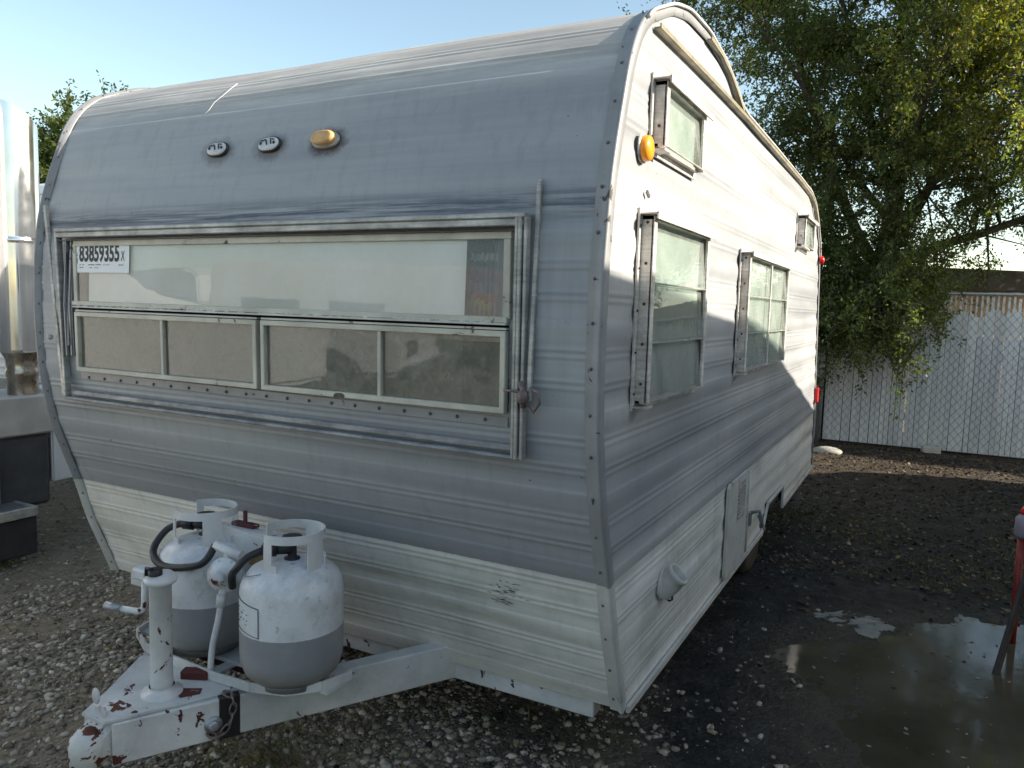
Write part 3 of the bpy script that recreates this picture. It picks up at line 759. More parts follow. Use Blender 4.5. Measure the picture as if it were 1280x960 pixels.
# jack
jx, jy = -1.170, -.742
m = MB(); m.lathe([(.031, .43), (.031, .765), (.038, .768), (.046, .775), (.046, .786), (.040, .790), (.035, .800), (.0, .803)], (jx, jy, 0), n=28)
m.lathe([(.058, .434), (.058, .444), (.036, .448), (.036, .46)], (jx, jy, 0), n=24)
m.box((jx-.055, jy-.01, .792), (.06, .045, .034), .006)
JK = m.build('tongue_jack', M['white'], TR)
m = MB(); m.lathe([(.020, .0), (.020, .018), (.012, .02), (.0, .02)], (jx+.005, jy-.02, .801), n=14); m.tube([(jx-.012, jy-.035, .80), (jx-.012, jy-.035, .822), (jx+.012, jy-.035, .822)], .006, 6)
m.build('jack_cap', M['blackmetal'], JK)
m = MB(); m.tube([(jx-.050, jy-.012, .785), (jx-.052, jy-.014, .70), (jx-.058, jy-.016, .682), (jx-.075, jy-.022, .676), (jx-.125, jy-.045, .682)], .0095, 10); m.build('crank_handle', M['white'], JK)
m = MB(); m.tube([(jx-.120, jy-.043, .6815), (jx-.165, jy-.060, .688)], .0125, 10); m.build('crank_grip', M['galv'], JK)
# chipped patch at jack foot
m = MB(); m.prism([(-1.150, -.70), (-1.09, -.665), (-1.07, -.69), (-1.10, -.735), (-1.15, -.72)], .4345, .4365, 'XY'); m.build('bare_patch', M['rusty'], TG)
# black tape on the rail
a = Vector((-1.215+.555, .0, (zt+zb_)/2)); b = Vector((-1.215+.035, -.90, (zt+zb_)/2)); d = (b-a).normalized()
for (u, wd) in ((.70, .030),):
    c = a + (b-a)*u; m = MB(); m.bar(c-d*wd, c+d*wd, .069, zt-zb_+.007, (0, 0, 1), .003); m.build('tape_wrap', M['tarpblack'], TG)
nrm_out = Vector((d.y, -d.x, 0)).normalized()
if nrm_out.x < 0: nrm_out = -nrm_out
def railp(u, z, o=.031): p = a + (b-a)*u; p = p + nrm_out*o; p.z = z; return p
m = MB(); m.lathe([(.016, -.005), (.016, .016), (.010, .018), (.0, .018)], railp(.745, .352), mat=Vector((0, 0, 1)).rotation_difference(nrm_out).to_matrix().to_4x4(), n=8); m.lathe([(.026, -.002), (.026, .004), (.0, .005)], railp(.745, .352), mat=Vector((0, 0, 1)).rotation_difference(nrm_out).to_matrix().to_4x4(), n=16)
m.build('chain_bolt', M['galv'], TG)
def link(m, c, dr_, up, L=.022, w=.011, r=.0032):
    dr_ = dr_.normalized(); up = (up - dr_*up.dot(dr_)).normalized(); pts = []
    for k in range(13):
        t_ = 2*math.pi*k/12; pts.append(c + dr_*math.cos(t_)*L + up*math.sin(t_)*w)
    m.tube(pts, r, 6, caps=False)
m = MB(); cp = [railp(.755, .330, .04), railp(.745, .322, .045), railp(.725, .325, .045), railp(.705, .345, .042), railp(.695, .375, .040), railp(.69, .405, .038), railp(.695, .428, .034), railp(.71, .436, .015)]
tot = []
for p_, q_ in zip(cp, cp[1:]):
    n_ = max(1, int((q_-p_).length/.026)); tot += [p_ + (q_-p_)*k/n_ for k in range(n_)]
tot.append(cp[-1])
for i in range(len(tot)-1): link(m, (tot[i]+tot[i+1])/2, tot[i+1]-tot[i], nrm_out if i % 2 else d.cross(nrm_out) if abs(d.dot((tot[i+1]-tot[i]).normalized())) > .7 else d, .018, .0095, .0032)
o = m.build('safety_chain', M['chain']); tag(o, 'thin rusty safety chain hanging from a bolt over black tape on white tongue', 'chain')
# tank tray and hold down
m = MB()
tray = [(-1.62, -.40, .445), (-1.58, -.52, .446), (-1.45, -.585, .447), (-1.30, -.60, .448), (-1.10, -.615, .450), (-.95, -.61, .452), (-.84, -.575, .453), (-.77, -.50, .455), (-.74, -.40, .455)]
for p_, q_ in zip(tray, tray[1:]): m.bar(p_, q_, .008, .030, (0, 0, 1), .001)
m.span((-1.60, -.50, .430), (-.75, -.36, .441)); m.bar((-1.15, -.30, .43), (-1.15, -.62, .43), .04, .008)
m.build('tank_tray', M['rail'], TG)

# ---- propane tanks
def tank(loc, rz, label):
    r = root('propane_tank', label, 'propane tank', loc, 'propane tanks on the trailer tongue', True, rz)
    R_ = .153; m = MB()
    prof = [(.0, .0), (.085, .004), (.118, .012), (.140, .034), (.150, .064), (R_, .09), (R_, .170), (R_, .186), (R_, .20), (R_, .275), (.150, .295), (.141, .318), (.122, .338), (.095, .352), (.06, .361), (.03, .365), (.0, .366)]
    m.lathe(prof, (0, 0, .012), n=56); m.build('cylinder', M['tank'], r)
    m = MB(); m.lathe([(.098, -.012), (.103, -.012), (.105, .028), (.100, .028), (.098, -.012)], (0, 0, .012), n=36); m.build('foot_ring', M['galv'], r)
    # collar: curved guard with two hand slots, open at the front
    V = []; F = []; n = 64; a0, a1 = rad(-52), rad(232); rr = .098
    zs = [.350, .385, .405, .447, .472]
    m = MB(); vs = {}
    b = m.b
    for i in range(n+1):
        t_ = a0+(a1-a0)*i/n
        for j, z in enumerate(zs):
            for q, r_ in enumerate((rr, rr-.004)):
                bulge = .003*math.sin((z-.35)/.122*math.pi)
                vs[i, j, q] = b.verts.new(((r_+bulge)*math.cos(t_), (r_+bulge)*math.sin(t_), z))
    solid = {}
    for i in range(n):
        u = i/n
        for j in range(4):
            slot = (j in (1, 2)) and ((.06 < u < .27) or (.40 < u < .60) or (.73 < u < .94))
            legs = j == 0 and not (u < .08 or .28 < u < .38 or .62 < u < .72 or u > .92 or .44 < u < .56)
            solid[i, j] = not (slot or legs)
    for (i, j), s_ok in solid.items():
        if not s_ok: continue
        b.faces.new((vs[i, j, 0], vs[i+1, j, 0], vs[i+1, j+1, 0], vs[i, j+1, 0])); b.faces.new((vs[i, j, 1], vs[i, j+1, 1], vs[i+1, j+1, 1], vs[i+1, j, 1]))
        for (di, dj, e) in ((-1, 0, ((0, 0), (0, 1))), (1, 0, ((1, 1), (1, 0))), (0, -1, ((1, 0), (0, 0))), (0, 1, ((0, 1), (1, 1)))):
            if not solid.get((i+di, j+dj), False):
                (p0, q0), (p1, q1) = e; b.faces.new((vs[i+p0, j+q0, 0], vs[i+p1, j+q1, 0], vs[i+p1, j+q1, 1], vs[i+p0, j+q0, 1]))
    for f in b.faces: f.smooth = False
    bmesh.ops.recalc_face_normals(b, faces=b.faces)
    m.build('collar', M['white'], r)
    m = MB(); m.lathe([(.024, .372), (.024, .382), (.014, .384), (.013, .44), (.0, .44)], (0, 0, 0), n=14)
    m.tube([(0, 0, .408), (0, -.05, .408)], .016, 10); m.tube([(0, -.045, .408), (0, -.085, .408)], .021, 6)
    v = m.build('valve', M['blackmetal'], r)
    m = MB(); m.lathe([(.0, .449), (.030, .448), (.034, .442), (.030, .434), (.0, .434)], (0, 0, 0), n=9, smooth=False); m.build('hand_wheel', M['blackmetal'], v)
    return r
T2L, T1L = (-.893, -.496, .447), (-1.302, -.462, .447)
t2 = tank(T2L, rad(-48), 'cleaner white and grey propane tank with faint square label outline, right of the regulator')
t1 = copy_tree(t2); t1.location = T1L; t1.rotation_euler = (0, 0, rad(-75)); t1['label'] = 'weathered grey-stained propane tank behind the white tongue jack'
# label outlines on the near tank
m = MB()
def tk(th, z, rr=.1545): return Vector((rr*math.cos(th), rr*math.sin(th), z))
def tkline(th0, z0, th1, z1, w=.0016, rr=.1545):
    n = 8; m.tube([tk(th0+(th1-th0)*k/n, z0+(z1-z0)*k/n, rr) for k in range(n+1)], w, 4)
A0, A1 = rad(-150+48), rad(-84+48)
tkline(A0, .290, A1, .272); tkline(A1, .272, A1, .185); tkline(A0, .2, A1, .186, .001)
for k in range(26):
    th = random.uniform(A0+.1, A1-.25); z = random.choice((.255, .245, .228, .215)); tkline(th, z, th+random.uniform(.02, .06), z, .0012)
m.tube([(-.05, -.115, .352), (.0, -.135, .340), (.05, -.13, .345), (.085, -.085, .3615)], .0012, 4)
m.build('label_outline', M['pencil'], t2)

# regulator with hoses
RG = root('gas_regulator', 'round white gas regulator between the two tanks with black hoses to each', 'gas regulator', (-1.10, -.56, .75))
c = Vector((-1.105, -.565, .752)); dirn = Vector((.42, -.88, .12)).normalized(); rm = Vector((0, 0, 1)).rotation_difference(dirn).to_matrix().to_4x4()
m = MB(); m.lathe([(.0, -.030), (.030, -.028), (.048, -.014), (.055, -.010), (.055, .0), (.048, .004), (.036, .016), (.028, .020), (.024, .038), (.0, .040)], c, mat=rm, n=30)
m.tube([c+Vector((0, 0, -.03)), c+Vector((0, -.01, -.07))], .013, 8); m.lathe([(.021, 0), (.021, .02), (.016, .03), (.0, .03)], c+dirn*.03, mat=rm, n=16)
for k in range(8):
    q = rm @ Vector((.047*math.cos(k*math.pi/4), .047*math.sin(k*math.pi/4), .004)); m.ball(c+q, .005, sub=1)
m.build('regulator_body', M['white'], RG)
m = MB(); m.tube([c+Vector((.0, .02, .03)), c+Vector((-.01, .02, .065)), c+Vector((-.045, .02, .078))], .012, 8); m.tube([c+Vector((-.055, .015, .082)), c+Vector((.04, .03, .06))], .016, 8); m.build('inlet_block', M['white'], RG)
def bez(p, n=28):
    p = [Vector(q) for q in p]; out = []
    for i in range(len(p)-1):
        p0 = p[max(i-1, 0)]; p1 = p[i]; p2 = p[i+1]; p3 = p[min(i+2, len(p)-1)]
        for k in range(n//(len(p)-1)+1):
            t_ = k/(n//(len(p)-1)+1)
            out.append(.5*((2*p1)+(-p0+p2)*t_+(2*p0-5*p1+4*p2-p3)*t_*t_+(-p0+3*p1-3*p2+p3)*t_**3))
    out.append(p[-1]); return out
def tpt(L, rz, x, y, z): return Matrix.Translation(L) @ Matrix.Rotation(rz, 4, 'Z') @ Vector((x, y, z))
v1 = tpt(T1L, rad(-75), 0, -.08, .408); v2 = tpt(T2L, rad(-48), 0, -.08, .408)
m = MB(); m.tube(bez([v1, v1+Vector((-.045, -.035, -.022)), v1+Vector((-.035, -.095, -.075)), v1+Vector((.06, -.13, -.10)), v1+Vector((.20, -.11, -.075)), c+Vector((-.055, .015, .082))]), .0115, 10); m.build('black_hose', M['blackrub'], RG)
m = MB(); m.tube(bez([v2, v2+Vector((-.02, -.05, -.015)), v2+Vector((-.045, -.07, -.05)), c+Vector((.055, -.02, .015)), c+Vector((.035, .0, -.03))]), .0115, 10); m.build('black_hose', M['blackrub'], RG)
m = MB(); m.tube(bez([c+Vector((0, -.01, -.06)), c+Vector((-.004, -.02, -.13)), c+Vector((-.020, -.03, -.22)), c+Vector((-.022, -.035, -.30)), c+Vector((.0, -.035, -.335)), c+Vector((.035, -.03, -.345))]), .0095, 10)
m.tube([c+Vector((0, -.01, -.055)), c+Vector((-.002, -.014, -.095))], .0145, 8); m.build('white_hose', M['white'], RG)
m = MB(); m.span((-1.50, -.435, .845), (-.90, -.395, .853)); m.bar((-1.36, -.44, .83), (-.99, -.44, .79), .008, .085, (0, 0, 1), .002)
m.build('hold_down_bar', M['white'], RG)
m = MB(); m.tube([(-1.19, -.40, .45), (-1.19, -.40, .905)], .007, 8); m.tube([(-1.225, -.40, .862), (-1.155, -.40, .862)], .009, 6)
m.box((-1.19, -.40, .86), (.10, .03, .012), .002); m.build('hold_down_bolt', M['rusty'], RG)
for x_, r_ in ((-1.235, .2), (-1.035, -.3)):
    m = MB(); m.prism([(x_-.035, .775), (x_+.035, .770), (x_+.038, .800), (x_+.020, .822), (x_+.014, .812), (x_+.004, .830), (x_-.006, .812), (x_-.02, .82)], -.500, -.492, 'XZ'); m.build('wing_bracket', M['brass'], RG)

# curtain inside the window
def curtain(xa, xb, mat, nm, label, off):
    V = []; n = 40
    for i in range(n+1):
        x = xa+(xb-xa)*i/n
        for z in (1.555, 1.68, 1.80):
            V.append((x, fy(z)+off+.012*math.sin(i*.95), z))
    F = [(i*3+j, (i+1)*3+j, (i+1)*3+j+1, i*3+j+1) for i in range(n) for j in range(2)]
    return npmesh(nm, V, F, mat, None, True)
o = curtain(-.445, -.345, M['curtain'], 'curtain', '', .06); tag(o, 'patterned blue, orange and yellow curtain behind right end of long front window', 'curtain')
o = curtain(-.355, -.22, M['curtaingrey'], 'curtain', '', .045); tag(o, 'plain mauve-grey curtain at far right end of long front window', 'curtain')

# ------------------------------------------------------------------ ground
def gh(x, y):
    h = .030*mnoise.noise(Vector((x*.35, y*.35, 1.0))) + .014*mnoise.noise(Vector((x*1.3, y*1.3, 4.0)))
    h += .010*mnoise.noise(Vector((x*4.1, y*4.1, 9.0)))*1.0
    # shallow basin of the puddle
    dx, dy = (x-1.75)/1.40, (y-1.45)/1.22
    rr = math.sqrt(dx*dx+dy*dy) + .16*mnoise.noise(Vector((x*2.1, y*2.1, 3.0))) + .06*mnoise.noise(Vector((x*6, y*6, 5.0)))
    if rr < 1.3: h -= .044*max(0, min(1, (1.3-rr)/.75))
    if rr > 1: h += .006
    if rr < 2.0: h += .010*mnoise.noise(Vector((x*9, y*9, 6.0))) + .006*mnoise.noise(Vector((x*23, y*23, 8.0)))
    return h
def grid(name, X, Y, mat):
    V = [(x, y, gh(x, y)) for y in Y for x in X]; nx = len(X)
    F = [(j*nx+i, j*nx+i+1, (j+1)*nx+i+1, (j+1)*nx+i) for j in range(len(Y)-1) for i in range(nx-1)]
    return npmesh(name, V, F, mat, None, True)
X = np.unique(np.round(np.r_[np.linspace(-300, -20, 12), np.linspace(-20, -6, 30), np.arange(-6, 0, .05), np.arange(0, 2.6, .022), np.arange(2.6, 3.2, .05), np.linspace(3.2, 16, 28), np.linspace(16, 300, 12)], 3))
Y = np.unique(np.round(np.r_[np.linspace(-300, -20, 12), np.linspace(-20, -2, 34), np.arange(-2, .2, .05), np.arange(.2, 3.2, .022), np.arange(3.2, 9, .05), np.linspace(9, 24, 24), np.linspace(24, 300, 12)], 3))
tag(grid('ground', X, Y, M['ground']), 'gravel and dark muddy soil yard', kind='structure')
m = MB(); poly = []
for k in range(64):
    a_ = 2*math.pi*k/64; poly.append(Vector((1.75+1.75*math.cos(a_), 1.45+1.65*math.sin(a_), -.026)))
m.b.faces.new([m.b.verts.new(p) for p in poly]); tag(m.build('puddle', M['water']), 'murky brown puddle reflecting the tree', kind='structure')
# stones
ico = bmesh.new(); bmesh.ops.create_icosphere(ico, subdivisions=1, radius=1.0); bv = np.array([v.co[:] for v in ico.verts]); bf = np.array([[v.index for v in f.verts] for f in ico.faces]); ico.free()
def stones(name, n, sampler, smin, smax, mat, label):
    VV = []; FF = []; k = 0
    for _ in range(n):
        q = sampler()
        if q is None: continue
        x, y = q; s = smin + (smax-smin)*(rng.random()**4.2)
        sh = 1 + .30*rng.standard_normal((len(bv), 1)).clip(-1, 1)
        v = bv*sh*np.array([1.0, rng.uniform(.6, .95), rng.uniform(.38, .7)])*s
        a_ = rng.uniform(0, 6.28); ca, sa = math.cos(a_), math.sin(a_); ti = rng.uniform(-.4, .4)
        v = v @ np.array([[1, 0, 0], [0, math.cos(ti), math.sin(ti)], [0, -math.sin(ti), math.cos(ti)]])
        v = v @ np.array([[ca, sa, 0], [-sa, ca, 0], [0, 0, 1]])
        VV.append(v + np.array([x, y, gh(x, y)+s*.18])); FF.append(bf + k*len(bv)); k += 1
    o = npmesh(name, np.concatenate(VV), np.concatenate(FF), mat); tag(o, label, kind='stuff'); return o
def mudness(x, y): return max(0, min(1, ((x+y*.32)*.5+.5-.18)/.44))
def samp_l():
    # denser close to the viewer
    r = rng.random()
    if r < .62: x, y = rng.uniform(-3.4, .6), rng.uniform(-1.5, .9)
    else: x, y = rng.uniform(-5.6, .4), rng.uniform(-1.2, 4.0)
    if rng.random() < mudness(x, y)*.9: return None
    if mnoise.noise(Vector((x*1.9, y*1.9, 2.2))) < -.08 and rng.random() < .7: return None
    return x, y
def samp_r():
    x, y = rng.uniform(-1.2, 3.0), rng.uniform(-.8, 8.2)
    if math.hypot((x-1.75)/1.40, (y-1.45)/1.22) < 1.0 and rng.random() < .93: return None
    if mnoise.noise(Vector((x*1.1, y*1.1, 7.7))) < -.05 and rng.random() < .75: return None
    return x, y
stones('gravel', 66000, samp_l, .0035, .021, M['stone'], 'pale angular gravel scattered over the yard')
stones('dark_gravel', 13000, samp_r, .004, .020, M['stonewet'], 'dark wet stones and clods in the mud')
# leaf litter on the mud
def flats(name, n, sampler, smin, smax, mat, up=.35, zoff=.006):
    c_ = np.array([sampler() for _ in range(n)]); z = np.array([gh(x, y) for x, y in c_]) + zoff
    return scatter_quads(name, np.c_[c_, z], smin, smax, mat, up)
def quads(C, U, V_, L, Wd):
    """diamond leaves: centre C, axes U,V_, length L, width Wd"""
    n = len(C); P_ = np.empty((n, 4, 3), np.float32)
    P_[:, 0] = C - U*L[:, None]*.5; P_[:, 1] = C + V_*Wd[:, None]*.5 - U*L[:, None]*.05; P_[:, 2] = C + U*L[:, None]*.5; P_[:, 3] = C - V_*Wd[:, None]*.5 - U*L[:, None]*.05
    return P_.reshape(-1, 3), np.arange(4*n).reshape(n, 4)
def rvec(n):
    v = rng.standard_normal((n, 3)); return v/np.linalg.norm(v, axis=1)[:, None]
def scatter_quads(name, C, smin, smax, mat, up):
    n = len(C); U = rvec(n); U[:, 2] *= up; U /= np.linalg.norm(U, axis=1)[:, None]
    R_ = rvec(n)*np.array([up, up, 1]) + np.array([0, 0, 1]); V_ = np.cross(R_, U); V_ /= np.linalg.norm(V_, axis=1)[:, None]
    L = rng.uniform(smin, smax, n); Vv, Ff = quads(C, U, V_, L, L*rng.uniform(.4, .8, n)); return npmesh(name, Vv, Ff, mat)
o = flats('leaf_litter', 9000, lambda: (rng.uniform(-1.0, 3.0), rng.uniform(2.8, 8.3)), .015, .05, stonemat('dead_leaves', (.03, .02, .012), (.08, .055, .03), (.17, .13, .085)))
tag(o, 'dry brown leaf litter on the mud before the fence', kind='stuff')
o = flats('leaf_litter', 1500, lambda: (rng.uniform(-5, .5), rng.uniform(-1.5, 3)), .012, .035, stonemat('dead_leaves_pale', (.05, .035, .02), (.12, .09, .05), (.22, .18, .12)), .35, .018)
tag(o, 'small dry leaves and straw among the gravel', kind='stuff')
o = scatter_quads('floating_leaves', np.c_[rng.uniform(.2, 2.6, 520), rng.uniform(.3, 2.8, 520), np.full(520, -.0235)], .006, .03, stonemat('sodden_leaves', (.05, .04, .02), (.12, .10, .06), (.30, .27, .20)), .04)
tag(o, 'small pale leaves and bits floating on the puddle', kind='stuff')
# grass blades
def grass(n, sampler, h0, h1, name, label):
    VV = []; 
    for _ in range(n):
        x, y = sampler(); z = gh(x, y); h = rng.uniform(h0, h1); a_ = rng.uniform(0, 6.28); w = rng.uniform(.0015, .003); l = rng.uniform(.1, .9)*h
        dx, dy = math.cos(a_), math.sin(a_); 
        VV += [(x-dy*w, y+dx*w, z), (x+dy*w, y-dx*w, z), (x+dx*l*.4+dy*w*.7, y+dy*l*.4-dx*w*.7, z+h*.6), (x+dx*l, y+dy*l, z+h)]
    F = np.arange(len(VV)).reshape(-1, 4); o = npmesh(name, VV, F, M['grass']); tag(o, label, kind='stuff')
def gs1():
    c_ = [(-1.10, -.40), (-1.05, -.30), (-1.2, -.3), (-1.5, -.1)][rng.integers(4)]; return c_[0]+rng.normal()*.09, c_[1]+rng.normal()*.08
grass(160, gs1, .02, .07, 'grass_tuft', 'yellow-green grass growing through the gravel below the tongue')
def gs2():
    while True:
        x, y = rng.uniform(-.2, 2.6), rng.uniform(2.9, 4.6)
        if mnoise.noise(Vector((x*1.5, y*1.5, 2))) > .05: return x, y
grass(1800, gs2, .010, .032, 'low_weeds', 'dark green low weeds in the mud beyond the puddle')
def gs3():
    x = rng.uniform(-5, 0); y = rng.uniform(-1.3, .8); return x, y
grass(500, gs3, .02, .06, 'straw', 'thin straw blades scattered in the gravel')

# sticks, bag, blocks
m = MB(); m.tube([(-2.02, .06, gh(-2.02, .06)+.02), (-1.85, .10, .035), (-1.72, .17, .03)], [.012, .010, .006], 7); o = m.build('dead_stick', M['stick']); tag(o, 'dark broken stick lying on gravel left of the jack', 'stick')
m = MB(); m.tube([(-1.25, -.28, .02), (-1.05, -.36, .045), (-.85, -.50, .03)], [.006, .005, .003], 6); o = m.build('dead_stick', M['stick']); tag(o, 'thin twig on the gravel beneath the tongue rail', 'stick')
V = []; n = 26
for j in range(n+1):
    for i in range(n+1):
        u, v = i/n-.5, j/n-.5; r_ = math.hypot(u, v)*2
        x = .50+u*.42+v*.08; y = 2.14+v*.36
        hgt = (.014+.028*abs(mnoise.noise(Vector((u*7, v*7, 1))))+.016*abs(mnoise.noise(Vector((u*17, v*15, 4)))))*max(0, 1-r_**3*.6)
        V.append((x+.03*mnoise.noise(Vector((u*4, v*4, 8))), y+.03*mnoise.noise(Vector((u*4, v*4, 12))), -.024+hgt))
F = [(j*(n+1)+i, j*(n+1)+i+1, (j+1)*(n+1)+i+1, (j+1)*(n+1)+i) for j in range(n) for i in range(n) if math.hypot(i/n-.5, j/n-.5) < .46+.07*math.sin(6*math.atan2(j/n-.5, i/n-.5))]
o = npmesh('plastic_bag', V, F, M['plastic'], None, True); tag(o, 'crumpled clear plastic bag lying at the edge of the puddle', 'plastic bag')
m = MB(); m.ball((-.14, 7.35, .04), .13, (1.3, .8, .45)); o = m.build('rock', stonemat('pale_rock', (.2, .19, .17), (.3, .28, .25), (.36, .34, .3))); tag(o, 'pale sunlit rock on the ground just past the trailer rear corner', 'rock')
m = MB(); m.box((.92, 8.20, .045), (.20, .10, .10), .012, rad(12)); o = m.build('stone_block', M['greybox']); tag(o, 'squared stone block against the foot of the slatted fence', 'stone block')
m = MB(); m.bar((.25, 2.17, .0), (.30, 2.12, .02), .03, .012); m.tube([(.22, 2.25, .01), (.30, 2.22, .02)], .008, 6); o = m.build('wood_scrap', M['stick']); tag(o, 'small dark wood scrap next to the plastic bag', 'wood scrap')

# stand at the right edge
ST = root('floor_stand', 'red metal stand with grey and purple cap and black slanting leg beside puddle', 'floor stand', (1.30, 2.1, 0))
m = MB(); m.tube([(1.252, 2.35, -.03), (1.250, 2.35, .53)], .017, 12); m.build('post', M['redpaint'], ST)
m = MB(); m.bar((1.148, 1.90, -.05), (1.265, 2.15, .41), .052, .020, (1, -.4, 0), .004); m.build('leg', M['blackmetal'], ST)
m = MB(); m.bar((1.45, 2.3, -.05), (1.27, 2.15, .41), .045, .02, (0, 1, 0), .004); m.build('leg', M['blackmetal'], ST)
m = MB(); m.lathe([(.0, .0), (.035, .0), (.045, .02), (.043, .10), (.025, .12), (.0, .12)], (1.26, 2.35, .52), n=20); m.build('cap', simple('mauve_plastic', (.22, .20, .26), .5), ST)
m = MB(); m.lathe([(.0, .0), (.026, .0), (.03, .02), (.02, .04), (.0, .045)], (1.264, 2.35, .64), n=16); m.build('knob', M['red'], ST)

# ------------------------------------------------------------------ fence
FY = 8.36; FH = 1.90
FE = root('slatted_fence', 'tall chain-link fence filled with pale grey vertical slats under the big tree', 'fence', (0, FY, 0))
posts = [-9.39, -6.38, -3.37, -.36, 2.65, 5.66, 8.67]
for px_ in posts:
    m = MB(); m.tube([(px_, FY-.055, -.1), (px_, FY-.055, FH+.04)], .036, 14); m.ball((px_, FY-.055, FH+.05), .040, (1, 1, .6)); m.build('post', M['galv'], FE)
m = MB(); m.tube([(posts[0], FY-.03, FH), (posts[-1], FY-.03, FH)], .020, 10); m.build('top_rail', M['galv'], FE)
for a_, b_ in zip(posts, posts[1:]):
    m = MB(); x = a_+.05
    while x < b_-.03:
        w = .050; hh = FH-.03-random.uniform(0, .05); ti = random.gauss(0, .0022)
        # slat tops narrowed here to shape a sunlit strip, lit boards shining through
        zc = hh if x < .25 else min(hh-.05, 1.565 + .10*max(0, x-.6) + random.uniform(-.03, .05))
        m.box((x+w/2, FY+random.uniform(-.001, .001), .03+zc/2), (w, .002, zc), 0, Matrix.Rotation(ti, 4, 'Y') @ Matrix.Rotation(random.gauss(0, .02), 4, 'Z'))
        if zc < hh: m.box((x+w*.42, FY, .03+(zc+hh)/2), (w*random.uniform(.35, .6), .002, hh-zc), 0, Matrix.Rotation(ti, 4, 'Y'))
        x += w + (.003 if random.random() < .8 else .006)
    m.build('slat_panel', M['slat'], FE)
# wire mesh: two families of diagonals, thin three-sided wires
V = []; F = []; sp = .088; sl = 1.25; r_ = .0021
def wire(x0, z0, x1, z1, y):
    d_ = np.array([x1-x0, 0, z1-z0]); d_ /= np.linalg.norm(d_); nn = np.array([-d_[2], 0, d_[0]]); k = len(V)
    for (x, z) in ((x0, z0), (x1, z1)):
        for q in (nn*r_, -nn*r_*.5+np.array([0, r_, 0]), -nn*r_*.5-np.array([0, r_, 0])): V.append((x+q[0], y+q[1], z+q[2]))
    for i in range(3): F.append((k+i, k+(i+1) % 3, k+3+(i+1) % 3, k+3+i))
x = posts[0]-2
while x < posts[-1]+2:
    for s_ in (1, -1):
        x0, x1 = x, x + s_*(FH-.02)/sl; 
        z0, z1 = .02, FH
        lo, hi = posts[0], posts[-1]
        if min(x0, x1) > lo and max(x0, x1) < hi: wire(x0, z0, x1, z1, FY-.010-.004*(s_ > 0))
    x += sp
npmesh('wire_mesh', V, F, M['wire'], FE)

# building with a low dark roof beyond the fence, its boarded side catching the sun
m = MB(); BL = root('low_building', 'low board-sided building with dark flat roof beyond the slatted fence', 'building', (4.2, 13, 0))
ang = rad(38)
m = MB()
def rotp(x, y): c_, s_ = math.cos(ang), math.sin(ang); return (2.2 + x*c_ - y*s_, 11.2 + x*s_ + y*c_)
pl = [rotp(*q) for q in ((-2.6, 0), (8, 0), (8, 5), (-2.6, 5))]
m.prism(pl, 0, 1.99, 'XY'); m.build('wall', M['boards'], BL)
m = MB(); pl = [rotp(*q) for q in ((-3.0, -.5), (8.4, -.5), (8.4, 5.4), (-3.0, 5.4))]; m.prism(pl, 1.995, 2.27, 'XY', .01); m.build('roof', M['roofdark'], BL)
m = MB(); c_ = rotp(2, -.03); m.box((*c_, 1.0), (.9, .04, 2.0), .01, ang); m.build('door', M['vehgrey'], BL)
m = MB(); x = -6.0  # unseen dark boards added to block the light behind the lower slat gaps
while x < 7.5:
    m.box((x+.1, 8.80, .70+.02*math.sin(x*3)), (.19, .03, 1.40), .003); x += .2
m.span((-6, 8.82, .3), (7.5, 8.86, .4)); m.span((-6, 8.82, 1.1), (7.5, 8.86, 1.2))
o = m.build('dark_gap_backing', M['stick']); tag(o, 'low dark boards added behind the slatted chain-link fence to darken its gaps', 'fence')
